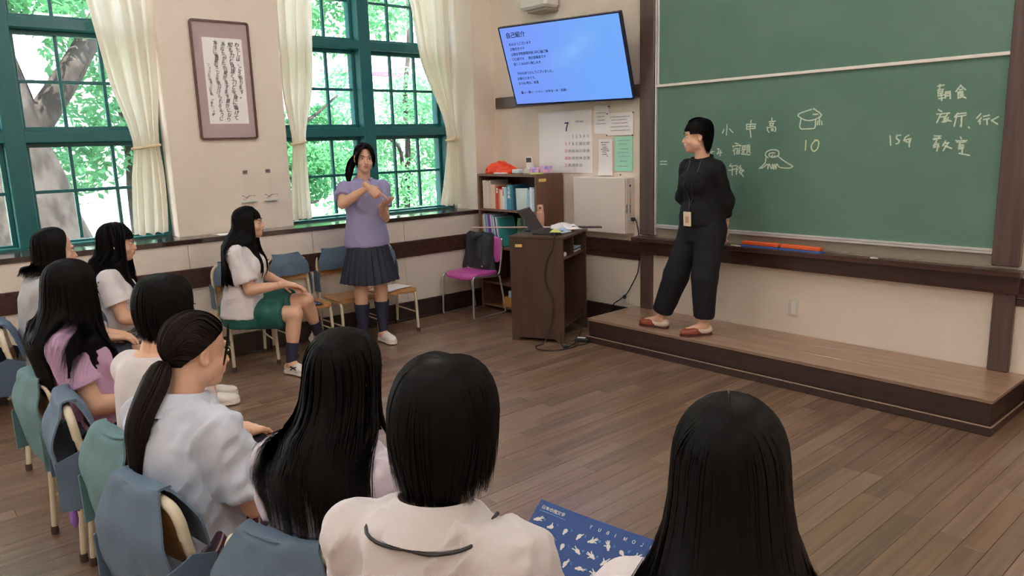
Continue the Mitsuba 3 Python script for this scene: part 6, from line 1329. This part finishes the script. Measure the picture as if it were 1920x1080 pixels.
# ---------------------------------------------------------------- outside
M('mat_ground', mikit.proc(lambda p, n, uv: mix(mix((0.30, 0.28, 0.24), (0.40, 0.38, 0.33), fbm(p.x * 2, p.y * 2)), (0.06, 0.15, 0.04), smoothstep(0.5, 0.6, fbm(p.x * .35 + 9, p.y * .35)))), .9)
struct('ground', [box0((-90, -60, -.7), (OUT, 60, -.4))], 'mat_ground')
M('mat_bark', mikit.proc(lambda p, n, uv: mix((0.010, 0.010, 0.011), (0.036, 0.036, 0.038), smoothstep(.3, .7, fbm(p.x * 7, p.y * 7, p.z * 4, 4)))), .9)
LEAF = {}
for i, c in enumerate(((.05, .20, .085), (.08, .28, .13), (.035, .15, .075), (.115, .34, .18))):
    scene[f'mat_leaf_{i}'] = {'type': 'principledthin', 'base_color': rgb(c), 'roughness': .5, 'diff_trans': 1.0, 'spec_trans': 0.0, 'eta': 1.4}
def leaves(rng, centres, radii, n, size):
    c = rng.integers(0, len(centres), n); d = unit(rng.normal(size=(n, 3))); p = np.array(centres)[c] + d * (np.array(radii)[c] * rng.uniform(.45, 1, n) ** .5)[:, None] * [1, 1, .75]
    a = unit(rng.normal(size=(n, 3)) + [0, 0, -.3]); nr = unit(rng.normal(size=(n, 3)) * .7 + [.5, 0, .8]); b = unit(np.cross(nr, a)); a = np.cross(b, nr); s = (size * rng.uniform(.6, 1.25, n))[:, None]
    V = np.stack([p - a * s, p + b * s * .42, p + a * s, p - b * s * .42], 1).reshape(-1, 3); k = np.arange(n)[:, None] * 4
    return V, np.concatenate([k + [0, 1, 2], k + [0, 2, 3]], 0)
def tree(label, base, top, r0, r1, crown, n, size, leaf, seed, branches=(), cat='tree', name='tree'):
    k = thing(name, label, cat, 'trees and shrubs outside the windows'); rng = np.random.default_rng(seed)
    b, t = np.array(base, float), np.array(top, float); P = b + (t - b) * np.linspace(0, 1, 14)[:, None]; P = P + (meshkit.noise(P * .8 + seed, seed)[:, None] - .5) * .25 * np.linspace(0, 1, 14)[:, None]
    R = np.interp(np.linspace(0, 1, 14), [0, .12, 1], [r0 * 1.35, r0, r1])
    if r0 > 0.02:
        v, f = tube(P, R, 22); v = v + vnormals((v, f)) * ((meshkit.fbm(v * [3, 3, 1.2], 3, seed) - .5) * r0 * .5)[:, None]; add('trunk', (v, f), 'mat_bark', k, smooth=True)
    for q in branches: add('branch', tube(spline(q[0], 14), np.linspace(q[1], q[1] * .3, 14), 9), 'mat_bark', k, smooth=True)
    C = [c[:3] for c in crown]; add('foliage', leaves(rng, C, [c[3] for c in crown], n, size), leaf, k, kind='stuff')
def blob(rng, lo, hi, n, r): return [(*(rng.uniform(lo, hi)), rng.uniform(r * .6, r)) for _ in range(n)]
g = np.random.default_rng(8)
tree('great grey tree trunk close outside the window nearest the camera', (-3.9, -3.05, -.5), (-4.3, -4.2, 5.2), .50, .36, blob(g, (-5.2, -5.2, 2.5), (-3.2, -1.8, 5.6), 34, .7), 9000, .075, 'mat_leaf_1', 1,
     branches=[([(-4.05, -3.4, 1.6), (-4.0, -2.7, 2.6), (-4.2, -2.1, 3.6), (-4.2, -1.6, 4.6)], .17), ([(-4.1, -3.6, 2.2), (-3.6, -4.2, 3.2), (-3.4, -4.9, 4.2)], .14)])
tree('leafy bright green tree right of the great trunk', (-6.5, -1.6, -.4), (-6.6, -1.4, 4.5), .14, .07, blob(g, (-7.4, -2.9, 1.1), (-5.6, -.4, 5.4), 40, .75), 9000, .08, 'mat_leaf_3', 2)
tree('dark green tree behind the great trunk', (-9.5, -4.4, -.4), (-9.3, -4.2, 5.5), .22, .1, blob(g, (-10.5, -6.4, .6), (-8.3, -2.6, 7), 46, 1.0), 9000, .12, 'mat_leaf_0', 3)
tree('slender tree with a crooked branch behind the far window', (-6.2, -.15, -.4), (-6.0, .1, 3.2), .11, .06, blob(g, (-7.0, -.4, .7), (-5.4, 2.0, 2.1), 28, .5), 8000, .06, 'mat_leaf_1', 4, branches=[([(-6.2, -.1, .5), (-6.0, .5, .62), (-5.9, 1.1, .72)], .06), ([(-6.1, .05, 1.9), (-5.9, .9, 2.0), (-5.9, 1.6, 2.45)], .05)])
tree('feathery pale tree filling the right of the far window', (-8.0, 4.2, -.4), (-7.9, 4.5, 5), .07, .04, blob(g, (-8.8, 2.4, .1), (-7.0, 5.4, 2.9), 44, .75), 11000, .065, 'mat_leaf_3', 5, branches=[([(-8, 4.2, 1.0), (-7.4, 3.7, 1.6), (-7.2, 2.9, 1.9), (-7.2, 2.3, 1.95)], .045)])
tree('high overhanging green crown above the far window', (-5.4, 4.8, -.4), (-5.2, 3.6, 5.2), .16, .09, blob(g, (-6.2, -.9, 3.4), (-4.4, 2.6, 5.2), 34, .62), 8000, .07, 'mat_leaf_1', 6)
tree('low sunlit shrub outside the far window', (-5.2, .6, -.4), (-5.2, .6, .3), .015, .01, blob(g, (-5.8, -.6, -.3), (-4.6, 1.9, .75), 22, .42), 5000, .05, 'mat_leaf_3', 7, cat='shrub', name='shrub')
tree('low shrub beside the great trunk', (-5.0, -2.1, -.4), (-5.0, -2.1, .2), .015, .01, blob(g, (-5.4, -2.5, -.3), (-4.7, -1.5, .45), 9, .35), 1400, .07, 'mat_leaf_1', 8, cat='shrub', name='shrub')
tree('dark hedge tree far left outside', (-7.5, -6.2, -.4), (-7.5, -6.2, 4), .15, .08, blob(g, (-8.2, -7.4, -.2), (-6.2, -4.9, 4.8), 34, .8), 3600, .12, 'mat_leaf_2', 9)
M('mat_house', rgb((.82, .80, .77)), .8); M('mat_house_red', rgb(srgb(204, 60, 84)), .6); M('mat_house_window', rgb((.16, .18, .2)), .15)
k = thing('white_building', 'sunlit white building with a red band behind the trees', 'building')
add('wall', box((-21, 2.0, -.4), (-14, 16, 8.0), .02), 'mat_house', k)
add('red_band', box((-14.0, 5.6, 3.62), (-13.93, 8.6, 3.74), .01), 'mat_house_red', k)
for y in (4.1, 6.6, 9.1):
    for z in (.9, 4.6): w = add('window', box((-14.0, y, z), (-13.95, y + 1.1, z + 1.3), .01), 'mat_house', k); add('window_glass', box((-13.95, y + .08, z + .08), (-13.94, y + 1.02, z + 1.22), .002), 'mat_house_window', w)
k = thing('garden_wall', 'low pale garden wall beyond the great trunk', 'wall'); add('wall', box((-12.0, -9, -.4), (-11.7, 2.2, .9), .02), 'mat_house', k)
